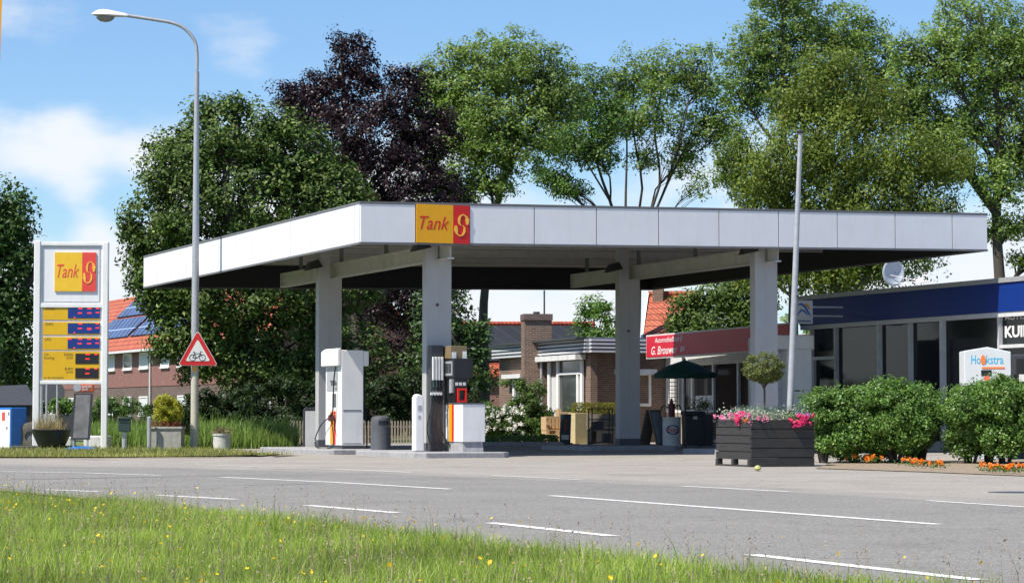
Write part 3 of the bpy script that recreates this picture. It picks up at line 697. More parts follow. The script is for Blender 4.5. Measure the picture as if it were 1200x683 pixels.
m = MB(); m.tube([(-.05, .50, .58), (-.11, .46, .80), (-.08, .40, .86)], [.02, .04, .03], 8); m.box(-.16, .38, .66, -.05, .50, .80); m.build('nozzle', M['dark_red'] if 'dark_red' in M else mat('nozzle_red', (.10, .02, .015), .4, .2), ho, smooth=True)
m = MB(); m.tube(smooth([Vector(p) for p in [(.66, .3, 1.98), (.68, .25, 1.2), (.72, .2, .4), (.68, .1, .04), (.60, -.02, .05)]]), .02, 6); m.build('hose', M['rubber'], t, smooth=True)
# ---------------------------------------------------------------- four-nozzle pump
t = thing('fuel_pump', 'fuel pump with white striped cabinet, dark display head and row of black hoses', 'fuel pump', cf(542, 52.6)+Vector((0, 0, .12)), TH)
m = MB(); m.prismx([(.0, 0), (1.13, 0), (1.06, .22), (.05, .22)], .02, .50); m.build('base', M['kerb'], t)
m = MB(); m.box(0, 0, .22, .54, 1.13, 1.05); m.build('lower_cabinet', M['white'], t, bevel=.012)
m = MB(); m.box(-.01, -.01, 1.05, .55, 1.14, 1.08); m.build('shelf', M['bin'], t)
m = MB(); m.box(-.006, .60, .225, -.0005, .78, 1.045); m.build('yellow_stripe', M['orange'], t)
m = MB(); m.box(-.006, .50, .225, -.0005, .598, 1.045); m.build('red_stripe', M['red_or'] if 'red_or' in M else M['red'], t)
m = MB(); m.box(.0, .46, 1.08, .30, 1.08, 1.62); m.build('nozzle_bay', M['black'], t)
fr = MB()
for k in range(3):
    x = .02+k*.09; fr.box(x, .44, 1.46, x+.06, .459, 1.53)
fr.build('price_tags', M['white_dirty'], t)
fr = MB(); fr.box(-.05, .52, 1.30, -.001, .66, 1.60); fr.build('reader', M['steel'], t)
fr = MB(); y0, y1, z0, z1 = .05, .27, 1.09, 1.40
for b in ((y0, .40, z0, y1, .44, z0+.045), (y0, .40, z1-.045, y1, .44, z1), (y0, .40, z0+.045, y0+.04, .44, z1-.045), (y1-.04, .40, z0+.045, y1, .44, z1-.045)): fr.box(*b)
fr.build('red_holder', mat('bright_red_frame', lin('#e02818'), .4, .05), t)
m = MB(); m.box(-.02, .44, 1.62, .43, 1.06, 2.06); hd = m.build('display_head', M['black'], t, bevel=.01)
m = MB(); m.box(-.036, .52, 1.68, -.0205, 1.02, 2.0); m.build('screen_frame', M['steel'], hd)
m = MB(); m.box(-.042, .58, 1.74, -.0365, .92, 1.95); m.build('screen', M['glass2'], hd)
m = MB(); m.box(-.03, .62, 2.06, .36, 1.10, 2.34); tp = m.build('top_box', M['khaki'], t, bevel=.01)
m = MB(); m.box(.0, .608, 2.065, .10, .6195, 2.2); m.box(.26, .608, 2.065, .35, .6195, 2.22); m.build('price_card', M['white'], tp)
m = MB(); m.box(-.36, .95, .0, -.08, 1.15, 2.36); mast = m.build('hose_mast', M['dark'], t)

for k in range(4):
    x = -.325+k*.07; q = .94
    m = MB(); m.box(x-.024, q-.05, 1.58, x+.024, q-.001, 2.10); m.build('hose_sleeve', M['white_dirty'], t, bevel=.008)
    m = MB(); m.tube([(x, q-.03, 1.58), (x, q-.05, 1.42)], .026, 7)
    m.tube([(x-.02, q-.08, 1.06), (x-.08, q-.14, 1.26), (x-.02, q-.08, 1.34)], [.014, .03, .024], 7); nz_ = m.build('nozzle', M['green_box'] if k < 2 else M['black'], t, smooth=True)
    m = MB(); m.box(x-.11, q-.18, 1.25, x-.06, q-.12, 1.31); m.build('grip', M['white_dirty'], nz_)
    m = MB(); m.tube(smooth([Vector(p) for p in [(x-.06, q-.14, 1.22), (x-.10, q-.16, .95), (x-.20+.04*k, q-.16, .55), (x-.13+.06*k, q-.16, .22), (x+.02+.04*k, q-.2, .09+.015*k), (x+.14, q-.2, .06)]], 5), .014, 6); m.build('hose', M['rubber'], t, smooth=True)
# ---------------------------------------------------------------- white post, bin
t = thing('bollard', 'white rounded post at the foot of the front left canopy column', 'bollard', cf(490, 53.1)+Vector((0, 0, .12)), TH)
m = MB(); m.prism([(-.11, 0), (.11, 0), (.11, 1.16), (.07, 1.24), (-.05, 1.28), (-.11, 1.2)], -.10, .12); m.build('post', M['white'], t, bevel=.03)
m = MB(); m.box(-.04, -.105, .9, .05, -.1005, 1.02); m.box(-.04, -.105, .72, .02, -.1005, .8); m.build('sticker', M['steel'], t)
m = MB(); m.box(-.13, -.12, 0, .13, .14, .03); m.build('foot_plate', M['kerb'], t)
t = thing('litter_bin', 'dark grey domed litter bin standing between the two fuel pumps', 'bin', cf(446, 56.6), .5)
pr = [(.235, 0), (.245, .03), (.235, .06), (.215, .68), (.215, .70), (.222, .71)]
m = MB(); m.lathe([(.25, 0), (.255, .04), (.24, .08), (.222, .66)], 28); m.build('body', M['bin'], t, smooth=True)
m = MB(); m.lathe([(.226, .665), (.228, .82), (.21, .87), (.15, .90), (.05, .915), (.01, .917)], 28); lid = m.build('hood', M['bin'], t, smooth=True)
m = MB()
for k in range(8):
    a0, a1 = R(-120-TH)+R(k*8), R(-120)+R(k*8+8); a0 = R(-128+k*8); a1 = R(-128+k*8+8)
    m.hexa([(r*math.cos(a), r*math.sin(a), z) for z in (.70, .80) for (r, a) in ((.224, a0), (.232, a0), (.232, a1), (.224, a1))])
m.build('opening', M['black'], lid)
# ---------------------------------------------------------------- sandwich board beside left column
t = thing('sandwich_board', 'grey framed pavement board standing behind the rear left column', 'sign board', cf(366, 62), TH-.15)
m = MB(); m.prism([(-.24, .02), (.24, .02), (.24, 1.05), (.18, 1.12), (-.18, 1.12), (-.24, 1.05)], -.03, .03); m.build('frame', M['dark'], t, bevel=.01)
m = MB(); m.box(-.19, -.035, .10, .19, -.0305, 1.03); m.build('poster', M['white_dirty'], t); m = MB(); m.box(-.28, -.2, 0, .28, .2, .04); m.build('foot', M['dark'], t)
# ================================================================ price sign
Yp = 61.5; lx, rx = xy(42, Yp)-.05, xy(126.5, Yp)
t = thing('price_sign', 'tall white price sign with yellow and red logo and led fuel prices', 'price sign', (xy(39, Yp), Yp, .03), R(4))
sc = Yp/F; X = lambda px: (px-39)*sc; Z = lambda py: zy(py, Yp)-.03
m = MB(); m.box(X(38), 0, 0, X(45.5), .28, Z(282)); m.build('post', M['white'], t, bevel=.02)
m = MB(); m.box(X(117.5), 0, 0, X(124.5), .28, Z(283)); m.build('post', M['white'], t, bevel=.02)
m = MB(); x0, x1, z0, z1 = X(45.5), X(117.5), Z(357), Z(283)

for b_ in ((z1-.10, z1-.01), (z0-.07, z0+.04), (Z(450), Z(446))): m = MB(); m.box(x0, .02, b_[0], x1, .24, b_[1]); m.build('cross_beam', M['white'], t, bevel=.01)
m = MB(); m.box(x0+.004, .06, z0+.04, x1-.004, .2, z1-.10); lp = m.build('logo_panel', M['panel'], t)
m = MB(); a, b, c_, d = x0+.06, x1-.06, z0+.07, z1-.13
for q in ((a, .05, c_, b, .0595, c_+.02), (a, .05, d-.02, b, .0595, d), (a, .05, c_+.02, a+.02, .0595, d-.02), (b-.02, .05, c_+.02, b, .0595, d-.02)): m.box(*q)
m.build('inner_frame', M['steel'], lp)
lg = thing('logo', None, None); lg.parent = t
logo(lg, X(62), X(110), Z(341), Z(295.5), .025, M['pale_yellow'], M['pale_red'], .665)
m = MB(); m.box(x0+.004, .06, Z(446), x1-.004, .2, z0-.07); pp = m.build('price_panel', M['white'], t)
rows = [(359, 374.5), (377, 392), (394.5, 409.5), (411.5, 444.5)]
m = MB()
for (r0, r1) in rows: m.box(X(49), .045, Z(r1), X(115), .0595, Z(r0))
m.build('yellow_strip', M['price_yellow'], pp)
def lcd(px0, px1, py0, py1, mt, reds):
    m = MB(); m.box(X(px0), .035, Z(py1), X(px1), .0445, Z(py0)); dsp = m.build('display', mt, t)
    m = MB()
    for (px, py, w) in reds: m.box(X(px)-w*sc/2, .03, Z(py)-.013, X(px)+w*sc*.42, .0345, Z(py)+.013)
    m.build('lit_segments', M['led'], dsp)
for k, (p0, p1) in enumerate(((360.5, 372.5), (378.5, 390.5), (396.3, 408))):
    s = [(92.5, p0+.8, 5), (103, p0+.8, 5), (112.3, p0+.6, 3.5), (92, p0+6, 5), (103, p0+6, 5), (112.3, p0+5.4, 4), (85.6, p1-.8, 1.5)]
    if k == 1: s[1] = (103, p0+7, 5)
    if k == 2: s.append((80, p0+.8, 5))
    lcd(77.8, 115.2, p0, p1, M['led_blue'], s)
for (p0, p1) in ((414, 426), (431, 443)): lcd(87, 114, p0, p1, M['black'], [(101.5, p0+.9, 5.5), (111, p0+.9, 3.5), (101.2, p0+6.3, 5)])
def ptxt(s, px0, px1, py0, py1): text('lettering', s, X(px0), Z(py1), X(px1)-X(px0), Z(py0)-Z(py1), .045, M['black'], pp, thick=.002)
ptxt('DIESEL', 52, 62.5, 359.8, 363); ptxt('EURO', 52, 61, 378, 381); ptxt('LPG', 51.5, 58, 396, 399)
ptxt('Uw', 51, 56, 413.5, 416.5); ptxt('Korting', 51, 62.5, 417.5, 421.5); ptxt('DIESEL', 74, 85, 413.8, 416.8); ptxt('EXTRA', 77, 84.5, 418, 420.3)
ptxt('EURO', 75, 84.5, 430.5, 433.5); ptxt('EXTRA', 77, 84.5, 434.8, 437); ptxt('op de Adviesprijs', 50.5, 73.5, 441, 444)
# ---------------------------------------------------------------- swing board under the price sign
Ys = 60; t = thing('swing_sign', 'dark framed swing poster board with orange topper on a blue base', 'sign board', (xy(94, Ys), Ys, .03), R(5))
sc2 = Ys/F; X2 = lambda px: (px-94)*sc2; Z2 = lambda py: zy(py, Ys)-.03
m = MB(); m.lathe([(.38, 0), (.36, .05), (.25, .10), (.05, .12)], 24, (X2(95), 0, 0), 1.15, .7); m.build('base', M['blue_box'], t, smooth=True)
def para(m, x0, x1, z0, z1, y0, y1, lean=.07):
    k = lambda z: lean*(z-z0)/(z1-z0); m.hexa([(x0, y0, z0), (x1, y0, z0), (x1, y1, z0), (x0, y1, z0), (x0+lean, y0, z1), (x1+lean, y0, z1), (x1+lean, y1, z1), (x0+lean, y1, z1)])
m = MB(); para(m, X2(83.5), X2(105.5), Z2(515), Z2(460.5), -.03, .03); m.build('frame', M['dark'], t)
m = MB(); para(m, X2(86), X2(103), Z2(513), Z2(462.5), -.036, -.0305, .065); m.build('poster', mat('faded_poster', (.20, .19, .19), .35, .5, 2.5), t)
m = MB(); m.box(X2(85.5), -.02, .08, X2(87.5), .02, Z2(514.5)); m.box(X2(102), -.02, .08, X2(104), .02, Z2(514.5)); m.build('leg', M['steel'], t)
m = MB(); m.box(X2(88), -.025, Z2(459.5), X2(110), .025, Z2(449.8)); tpp = m.build('topper', mat('orange_topper', lin('#b4532e'), .4, .08), t, bevel=.03)
m = MB(); m.tube([(X2(90.5), -.03, Z2(454)), (X2(90.5), .03, Z2(454))], 4.6*sc2, 20); m.build('disc', M['steel'], tpp)
text('lettering', 'BANDEN', X2(96), Z2(454.4), X2(107)-X2(96), .065, -.03, M['white'], tpp); text('lettering', 'SERVICE', X2(96), Z2(457.6), X2(103)-X2(96), .05, -.03, M['white'], tpp)
# white blocks on the ground behind
t = tag(MB().box(-.55, 0, 0, .0, .5, .33).add([], []).build('foundation_block', M['white_dirty'], None, bevel=.03, loc=(xy(84, 63), 63, .02), rotz=.1), 'white block on the ground behind the left leg of the swing board', 'block', 'white blocks behind the swing board')
t = tag(MB().box(.0, 0, 0, .62, .5, .36).build('foundation_block', M['white_dirty'], None, bevel=.03, loc=(xy(98, 63.2), 63.2, .02), rotz=-.1), 'white block on the ground right of the swing board base', 'block', 'white blocks behind the swing board')
# plinth slab and tyre, tub, pots
m = MB(); m.box(-.75, -.15, 0, .9, .45, .12); tag(m.build('paving_slab', M['dark'], None, bevel=.02, loc=(xy(50, 61), 60.9, .03), rotz=.05), 'dark flat slab on the verge under the black tub', 'slab')
t = thing('old_tyre', 'worn dusty tyre leaning behind the left leg of the price sign', 'tyre', (xy(36, 62.3), 62.3, .37), 0)
tb = MB(); pts = [(.13, -.09), (.30, -.11), (.36, -.08), (.37, 0), (.36, .08), (.30, .11), (.13, .09)]
n = 28; vs = [(r*math.cos(2*math.pi*k/n), y, r*math.sin(2*math.pi*k/n)) for (r, y) in pts for k in range(n)]
tb.add(vs, [(i*n+k, i*n+(k+1) % n, ((i+1) % 7)*n+(k+1) % n, ((i+1) % 7)*n+k) for i in range(7) for k in range(n)]); tb.build('tread', mat('dusty_rubber', (.11, .10, .085), .9, .3, 8), t, smooth=True)
m = MB(); m.tube([(0, -.05, 0), (0, .05, 0)], .16, 20); m.build('hub', M['grey_trim'], t)
def plant(name, label, cat, loc, lobes, n, per, cr, leaf, lm, seed=1, pot=None, group=None, droop=0, aspect=.5, up=.5, stem=None, sub='foliage', shell=.4, zsq=.8):
    t = thing(name, label, cat, loc, 0, group); rng = np.random.default_rng(seed)
    v, f, cc, kk = crown([tuple(l) for l in lobes], n, per, cr, leaf, rng, shell, up, aspect, droop, zsq)
    fastmesh(sub, v, f, lm, t)
    if pot:
        for (nm, mb, mt, sm) in pot: mb.build(nm, mt, t, smooth=sm, bevel=0 if sm else .01)
    if stem: stem.build('stem', M['bark'], t, smooth=True)
    return t
LM = {}
LM['straw'] = leafmat('dry_grass_tuft', (.30, .24, .11), (.42, .36, .18), trans=.2)
LM['bush'] = leafmat('bush_leaves', (.045, .10, .018), (.11, .20, .04), (.16, .22, .05))
LM['hedge'] = leafmat('hedge_leaves', (.05, .12, .018), (.14, .26, .045), (.25, .34, .09), rough=.45, trans=.25)
LM['gold'] = leafmat('golden_conifer', (.22, .24, .015), (.42, .42, .03), trans=.25)
LM['darkgreen'] = leafmat('evergreen_and_shaded_leaves', (.010, .026, .007), (.032, .064, .013))  # evergreen tone, darkened so the shrubs behind the pumps carry tree shade in colour
LM['lav'] = leafmat('blue_green_grass', (.12, .19, .13), (.22, .30, .22), trans=.2)
LM['silver'] = leafmat('silver_foliage', (.22, .26, .18), (.42, .46, .36), trans=.2)
LM['pink'] = leafmat('pink_petals', (.62, .10, .28), (.85, .35, .50), trans=.3)
LM['magenta'] = leafmat('magenta_petals', (.65, .03, .16), (.90, .10, .28), trans=.3)
LM['orange'] = leafmat('orange_petals', (.75, .20, .01), (.9, .34, .03), trans=.3)
LM['white'] = leafmat('white_petals', (.65, .65, .60), (.85, .85, .80), trans=.3)
m = MB(); m.lathe([(.34, 0), (.46, .26), (.50, .38), (.52, .40), (.49, .42), (.46, .36)], 28)
t = thing('plant_tub', 'low black tub of dry grass between the price sign legs', 'plant tub', (xy(59, 60.5), 60.7, .15), 0); m.build('tub', M['black'], t, smooth=True)
v, f = blades(np.concatenate([RNG.uniform(-.4, .3, (900, 2))*np.array([1, .8]), np.full((900, 1), .34)], 1), RNG.gamma(5, .05, 900), .006, .8, RNG); fastmesh('dry_grass', v, f, LM['straw'], t)
m = MB(); m.box(-.16, -.16, 0, .18, .18, .95); tag(m.build('concrete_post', M['concrete'], None, bevel=.02, loc=(xy(59, 66), 66, 0)), 'square grey concrete post left of the dark raised planter', 'post')
pb = MB(); pb.box(-.28, -.25, 0, .42, .3, .95)
plant('raised_planter', 'tall dark planter with bright green plant behind the price sign', 'planter', (xy(69, 66.5), 66.5, 0), [(.1, 0, 1.15, .4, .3, .22)], 60, 40, .14, .09, LM['hedge'], 3, [('box', pb, M['dark'], False)])
for i, (px, top, r_) in enumerate(((48.5, 451, .045), (54.5, 447, .03), (67, 450, .03))):
    m = MB(); Yq = 64.5+i*.7; h_ = zy(top, Yq); m.tube([(0, 0, 0), (0, 0, h_)], r_, 8); m.lathe([(r_+.012, h_), (r_+.012, h_+.03)], 8)
    tag(m.build('metal_pole', M['steel'], None, loc=(xy(px, Yq), Yq, 0)), ['thicker pale pole seen nearest the left leg of the price sign', 'thin middle pole seen between the price sign legs', 'thin pole just right of the round sign back'][i], 'pole')
t = thing('round_sign', 'grey back of a round road sign seen between the price sign legs', 'road sign', (xy(62, 67), 67, 0)); 
m = MB(); m.tube([(0, 0, 0), (0, 0, 1.9)], .03, 8); m.build('pole', M['steel'], t); m = MB(); m.tube([(0, -.02, 1.55), (0, -.035, 1.55)], .33, 28); m.build('disc', M['bin'], t)
# blue/white box, dark shed at left edge
t = thing('service_cabinet', 'white fronted blue steel cabinet at the far left edge of the verge', 'cabinet', (xy(13, 62), 62, .0), R(-48))
m = MB(); m.box(-1.3, 0, 0, .0, .46, 1.12); m.build('body', M['blue_box'], t, bevel=.02)
m = MB(); m.box(-1.26, -.02, .06, -.03, -.001, 1.06); fp = m.build('front', M['white'], t)
m = MB(); m.box(-.42, -.026, .78, -.27, -.0205, 1.0); m.build('red_sticker', M['pale_red'], fp)
m = MB(); m.box(-.20, -.026, .56, -.14, -.0205, .62); m.box(-.10, -.026, .92, -.06, -.0205, 1.0); m.build('lock', M['black'], fp)
t = thing('shed', 'low black shed with a sloping dark roof behind the blue cabinet', 'shed', (xy(-10, 72), 72, 0), R(10))
m = MB(); m.box(-1.2, 0, 0, 1.15, 3, 1.25); m.build('wall', M['inner'], t)
m = MB(); m.hexa([(-1.4, -.1, 1.22), (1.35, -.1, 1.22), (1.35, 3.1, 1.22), (-1.4, 3.1, 1.22), (-1.1, 1.2, 1.75), (1.0, 1.2, 1.85), (1.0, 1.8, 1.85), (-1.1, 1.8, 1.75)]); m.build('roof', M['dark'], t)
# mail box, grey post, conifer planter, round pot
t = thing('mailbox', 'dark green box on a steel post on the verge', 'mailbox', (xy(146, 60), 60, .03), .1)
m = MB(); m.tube([(0, 0, 0), (0, 0, .50)], .06, 10); m.build('post', M['steel'], t)
m = MB(); m.prism([(-.15, .48), (.15, .48), (.15, .79), (-.15, .79)], -.12, .12); bx_ = m.build('box', M['green_box'], t, bevel=.015); m = MB(); m.prism([(-.17, .79), (.17, .79), (.14, .84), (-.14, .84)], -.14, .14); m.build('lid', M['green_box'], bx_, bevel=.01)
m = MB(); m.box(-.1, -.126, .70, .1, -.1205, .725); m.build('slot', M['black'], bx_)
m = MB(); m.tube([(0, 0, 0), (0, 0, .84), (0, 0, .86)], [.055, .055, .03], 12); tag(m.build('bollard', M['steel'], None, loc=(xy(175, 60.5), 60.5, .03), smooth=True), 'thin grey metal bollard left of the golden conifer planter', 'bollard')
pb = MB(); pb.box(-.42, -.35, 0, .0, .35, .56); pb.box(.0, -.35, 0, .45, .35, .56)
pb = MB(); pb.box(-.40, -.32, 0, .40, .35, .54); ri = MB(); ri.box(-.43, -.35, .54, .43, .38, .60)
t = plant('conifer_planter', 'weathered concrete trough holding a rounded golden conifer', 'planter', (xy(196, 61), 61, .03), [(.02, 0, .95, .38, .3, .38), (-.06, 0, 1.18, .28, .25, .26)], 170, 60, .10, .045, LM['gold'], 5, [('trough', pb, M['concrete'], False), ('rim', ri, M['concrete'], False)], droop=-.5, shell=.75)
v, f = leaf_quads(np.array([(RNG.uniform(-.38, .38), RNG.uniform(-.33, .0), RNG.uniform(.58, .72)) for _ in range(380)]), .07, None, .3); fastmesh('bedding', v, f, leafmat('reddish_bedding', (.10, .03, .02), (.28, .10, .05)), t)
plant('evergreen_shrub', 'dark evergreen shrub behind the golden conifer', 'shrub', (xy(213, 63), 63, .03), [(0, 0, .7, .33, .3, .55)], 60, 60, .14, .06, LM['darkgreen'], 6, stem=MB().tube([(0, 0, 0), (0, 0, .8)], .03, 6))
t = thing('round_pot', 'short white-grey round concrete pot with wilted plant beside the lamp post', 'plant pot', (xy(260, 60.5), 60.5, .03))
m = MB(); m.lathe([(.20, 0), (.225, .03), (.215, .37), (.235, .38), (.235, .43), (.20, .43), (.19, .38)], 24); m.build('pot', mat('whitewashed_concrete', (.47, .46, .43), .85, .15, 8, grime=.4), t, smooth=True)
v, f = leaf_quads(np.array([(RNG.normal()*.12, RNG.normal()*.12, .45+abs(RNG.normal())*.06) for _ in range(240)]), .07, None, .3); fastmesh('wilted_plant', v, f, leafmat('wilted_leaves', (.10, .08, .04), (.22, .20, .10)), t)
# ================================================================ lamp post and bike sign
Yl = 61.5; zl = lambda py: zy(py, Yl)
t = thing('street_lamp', 'tall grey street lamp with a long curved arm above the verge', 'street lamp', (xy(228, Yl), Yl, .03))
ll = Yl/F; m = MB(); m.tube([(0, 0, -.1), (0, 0, 2.6), (0, 0, 2.7)], [.105, .095, .09], 14); m.build('lower_pole', M['pole'], t, smooth=True)
m = MB(); m.tube([(0, 0, 2.7), (0, 0, 3.0), (0, 0, zl(222)-.03), (0, 0, zl(84)-.03)], [.085, .10, .078, .062], 14)
arc = [(0, 0, zl(84)), (0, 0, zl(66)), (-.06, -.0, zl(50)), (-.30, -.02, zl(36)), (-.62, -.04, zl(29)), (-1.05, -.06, zl(25.5)), ((145-228)*ll, -.1, zl(20.5))]
m.tube(smooth([Vector(p) for p in arc], 5), .045, 10); m.build('upper_pole', M['steel'], t, smooth=True)
hx0, hx1 = (104-228)*ll, (147-228)*ll; hm = MB(); n = 14
ring = []; hs_ = []
for i in range(11):
    s = i/10; x = hx0+(hx1-hx0)*s; zc = zl(19.5)+(zl(21.5)-zl(19.5))*s; hu = [.02, .09, .135, .15, .15, .14, .125, .11, .095, .08, .055][i]; wd = [.03, .13, .17, .185, .185, .18, .165, .14, .12, .10, .06][i]
    for k in range(n):
        a = 2*math.pi*k/n; zz = math.sin(a); hs_.append((x, math.cos(a)*wd-.1, zc+(zz*hu if zz > 0 else zz*hu*.28)))
hm.add(hs_, [(i*n+k, i*n+(k+1) % n, (i+1)*n+(k+1) % n, (i+1)*n+k) for i in range(10) for k in range(n)]+[tuple(range(n)), tuple(range(10*n, 11*n))])
hd = hm.build('lamp_head', M['white_dirty'], t, smooth=True)
gl = MB(); gl.lathe([(.02, -.13), (.10, -.11), (.16, -.05), (.18, .0)], 18, (hx0+.36, -.1, zl(22.5)), 1.35, .8); gl.build('lamp_glass', mat('lamp_bowl', (.25, .25, .23), .15, .2), hd, smooth=True)
t = thing('warning_sign', 'triangular red bordered bicycle warning sign fixed to the street lamp', 'road sign', (xy(231, Yl-.2), Yl-.2, 0), 0)
xa, xb, xm, za, zt = (208-231)*ll, (255-231)*ll, 0, zl(428.5), zl(387)
def tri(m, k, y0, y1):
    cx, cz = (xa+xb)/2, za+(zt-za)/3; pts = [(xa, za), (xb, za), (xm, zt)]; out = []
    for i in range(3):
        p, q, r = Vector(pts[i-1]), Vector(pts[i]), Vector(pts[(i+1) % 3]); c = Vector((cx, cz)); 
        for w in (.06,): a = q.lerp(p, w); b = q.lerp(r, w); out += [c+(a-c)*k, c+(b-c)*k]
    m.prism([tuple(o) for o in out], y0, y1)
m = MB(); tri(m, 1.0, .0, .02); m.build('plate', M['white_dirty'], t); m = MB(); tri(m, .965, -.006, -.001); m.build('red_border', mat('sign_border_red', lin('#b8201c'), .35, .05), t)
m = MB(); tri(m, .62, -.012, -.007); m.build('white_field', mat('sign_white', (.62, .62, .60), .4, .04), t)
b = MB(); cx, cz, k = 0.0, za+.255, .0135
def ring_(m, x, z, r, w, y0=-.018, y1=-.0125): m.ribbon([(x+r*math.cos(a*math.pi/9), z+r*math.sin(a*math.pi/9)) for a in range(19)], w, y0, y1)
ring_(b, cx-.125, cz-.05, .078, k); ring_(b, cx+.125, cz-.05, .078, k)
for seg in ([(-.125, -.05), (-.07, .05), (.08, .06), (.125, -.05)], [(-.07, .05), (-.01, -.06), (.08, .055)], [(-.125, -.05), (-.01, -.06)], [(-.07, .05), (-.085, .085)], [(-.12, .088), (-.055, .088)], [(.08, .055), (.07, .10), (.12, .105)]):
    b.ribbon([(cx+x, cz+z) for x, z in seg], k, -.018, -.0125)
b.build('bicycle_symbol', M['black'], t)
m = MB(); m.tube([(0-.065, .2, za-.02), (-.065, .2, za-.30)], .112, 12, True); o = m.build('yellow_band', M['orange'], None)
bpy.data.objects.remove(o)
m = MB(); m.box(-.03, -.104+.0, zl(437), .05, -.098, zl(430)); lmp = [o for o in S.objects if o.name == 'lower_pole'][0]; m.build('yellow_sticker', M['orange'], lmp)
m = MB(); m.box(-.14, .02, za+.12, .14, .04, za+.16); m.build('bracket', M['steel'], t)
# ================================================================ flagpole
Yf = 47.2; b0 = P(925.5, 490, Yf); tp_ = P(938, 157, Yf)
d = (tp_-b0); foot = b0-d*((b0.z)/d.z)
t = thing('flagpole', 'slightly leaning bare aluminium flagpole behind the flower planter', 'flagpole', (foot.x, foot.y, 0))
tl = tp_-Vector((foot.x, foot.y, 0)); m = MB(); m.tube([(0, 0, -.1), tuple(tl*.5), tuple(tl)], [.075, .06, .042], 14); m.build('pole', M['steel'], t, smooth=True)
m = MB(); m.lathe([(.045, 0), (.075, .02), (.085, .05), (.03, .075)], 14, tuple(tl)); m.build('cap', M['dark'], t, smooth=True)
Yy = 30; a_, b_ = P(-1.5, 100, Yy), P(1.8, -60, Yy)
t = thing('flagpole', 'yellow striped pole cut off by the left edge at the top', 'flagpole', (a_.x-.06, Yy, 0)); m = MB(); m.tube([(0, 0, 0), (0, 0, 3.9)], .03, 8); m.build('pole', M['steel'], t)
fl = MB(); zA = zy(78, Yy); fl.prism([(.035, zA+.03), (.072, zA+.06), (.105, zA+1.6), (.035, zA+1.6)], -.008, .008); fl.build('banner_edge', M['yellow'], t)
fl = MB(); fl.tube([(0, 0, 3.9), (0, 0, zA+1.7)], .028, 8); fl.build('upper_pole', M['steel'], t)
# ================================================================ planter box
PA = R(20); Y0 = 43.2
o = Vector((xy(880, Y0), Y0, 0)); 
t = thing('flower_planter', 'big black stained plank planter box full of pink petunias by the road', 'planter', o, PA)
LX, LY, HZ = 1.27, 1.5, .86
for (nm, x0, y0, x1, y1) in (('front_boards', 0, 0, LX, .03), ('side_boards', 0, .03, .03, LY-.03), ('back_boards', 0, LY-.03, LX, LY), ('side_boards', LX-.03, .03, LX, LY-.03)):
    m = MB(); nb = 5
    zb0 = .0 if nm == 'front_boards' else .13
    for k in range(nb):
        z0 = zb0+(HZ-zb0)*k/nb; z1 = zb0+(HZ-zb0)*(k+1)/nb-.014; j = .004*((k*7) % 3)
        m.box(x0-(j if x1-x0 < .1 else 0), y0-(j if y1-y0 < .1 else 0), z0, x1, y1, z1)
    m.build(nm, M['planter'], t, bevel=.004)
m = MB(); m.box(-.02, .02, .0, .08, .12, .128); m.box(-.02, .7, 0, .08, .8, .128); m.box(-.02, 1.38, 0, .08, LY-.02, .128); m.box(-.015, .0, -.0, .07, LY, .03); m.build('pallet_foot', M['planter'], t)
m = MB(); m.box(.035, .035, .2, LX-.035, LY-.035, HZ-.08); m.build('soil_fill', M['soil'], t)
m = MB(); m.box(-.05, LY-.1, HZ-.06, -.006, LY+.02, HZ-.02); m.build('peg', M['planter'], t)
rng = np.random.default_rng(21)
def inrect(n, x0, x1, y0, y1, z, sz): return np.stack([rng.uniform(x0, x1, n), rng.uniform(y0, y1, n), z+np.abs(rng.normal(size=n))*sz], 1)
v, f = blades(np.concatenate([rng.uniform((.25, .35), (1.1, 1.3), (2600, 2)), np.full((2600, 1), HZ-.08)], 1), rng.uniform(.18, .36, 2600), .004, .8, rng)
tag(fastmesh('ornamental_grass', v, f, LM['lav'], t))
v, f = leaf_quads(inrect(1800, .0, LX, .0, .4, HZ-.04, .10), .05, None, .3, rng=rng); fastmesh('silver_foliage', v, f, LM['silver'], t)
v, f = leaf_quads(inrect(1100, .0, .35, .0, LY, HZ-.04, .09), .05, None, .3, rng=rng); fastmesh('silver_foliage', v, f, LM['silver'], t)
v, f = leaf_quads(inrect(500, .75, LX+.05, -.05, .35, HZ-.05, .08), .06, None, .3, rng=rng); fastmesh('leafy_bedding', v, f, LM['hedge'], t)
def blooms(name, cs, r, mt, per=22, leaf=.035):
    c = np.repeat(np.array(cs), per, 0)+rng.normal(size=(len(cs)*per, 3))*r
    v, f = leaf_quads(c, leaf, np.array([0, -.6, 0]), .3, .9, 0, rng); fastmesh(name, v, f, mt, t)
cs = [(rng.uniform(-.05, .08), rng.uniform(.1, LY), HZ+rng.uniform(-.02, .09)) for _ in range(16)]+[(rng.uniform(-.05, .4), rng.uniform(-.05, .1), HZ+rng.uniform(-.06, .1)) for _ in range(8)]
blooms('pink_flower', cs, .018, LM['pink'])
cs = [(-.04+rng.normal()*.03, .42+rng.normal()*.08, HZ+rng.uniform(-.10, .12)) for _ in range(12)]
blooms('magenta_flower', cs, .02, LM['magenta'])
cs = [(1.0+rng.normal()*.11, -.05, HZ-.02+rng.normal()*.07) for _ in range(22)]; blooms('magenta_flower', cs, .02, LM['magenta'])
cs = [(1.1+rng.normal()*.09, -.02, HZ+.05+rng.normal()*.025) for _ in range(8)]; blooms('violet_flower', cs, .018, leafmat('violet_petals', (.35, .08, .35), (.55, .2, .5)))
blooms('orange_flower', [(-.04, .15, HZ-.02)], .02, LM['orange'])
tc_ = Vector((.38, .65, 0)); ct = Vector((xy(895.5, Y0+.7), Y0+.7, zy(431, Y0+.7)))
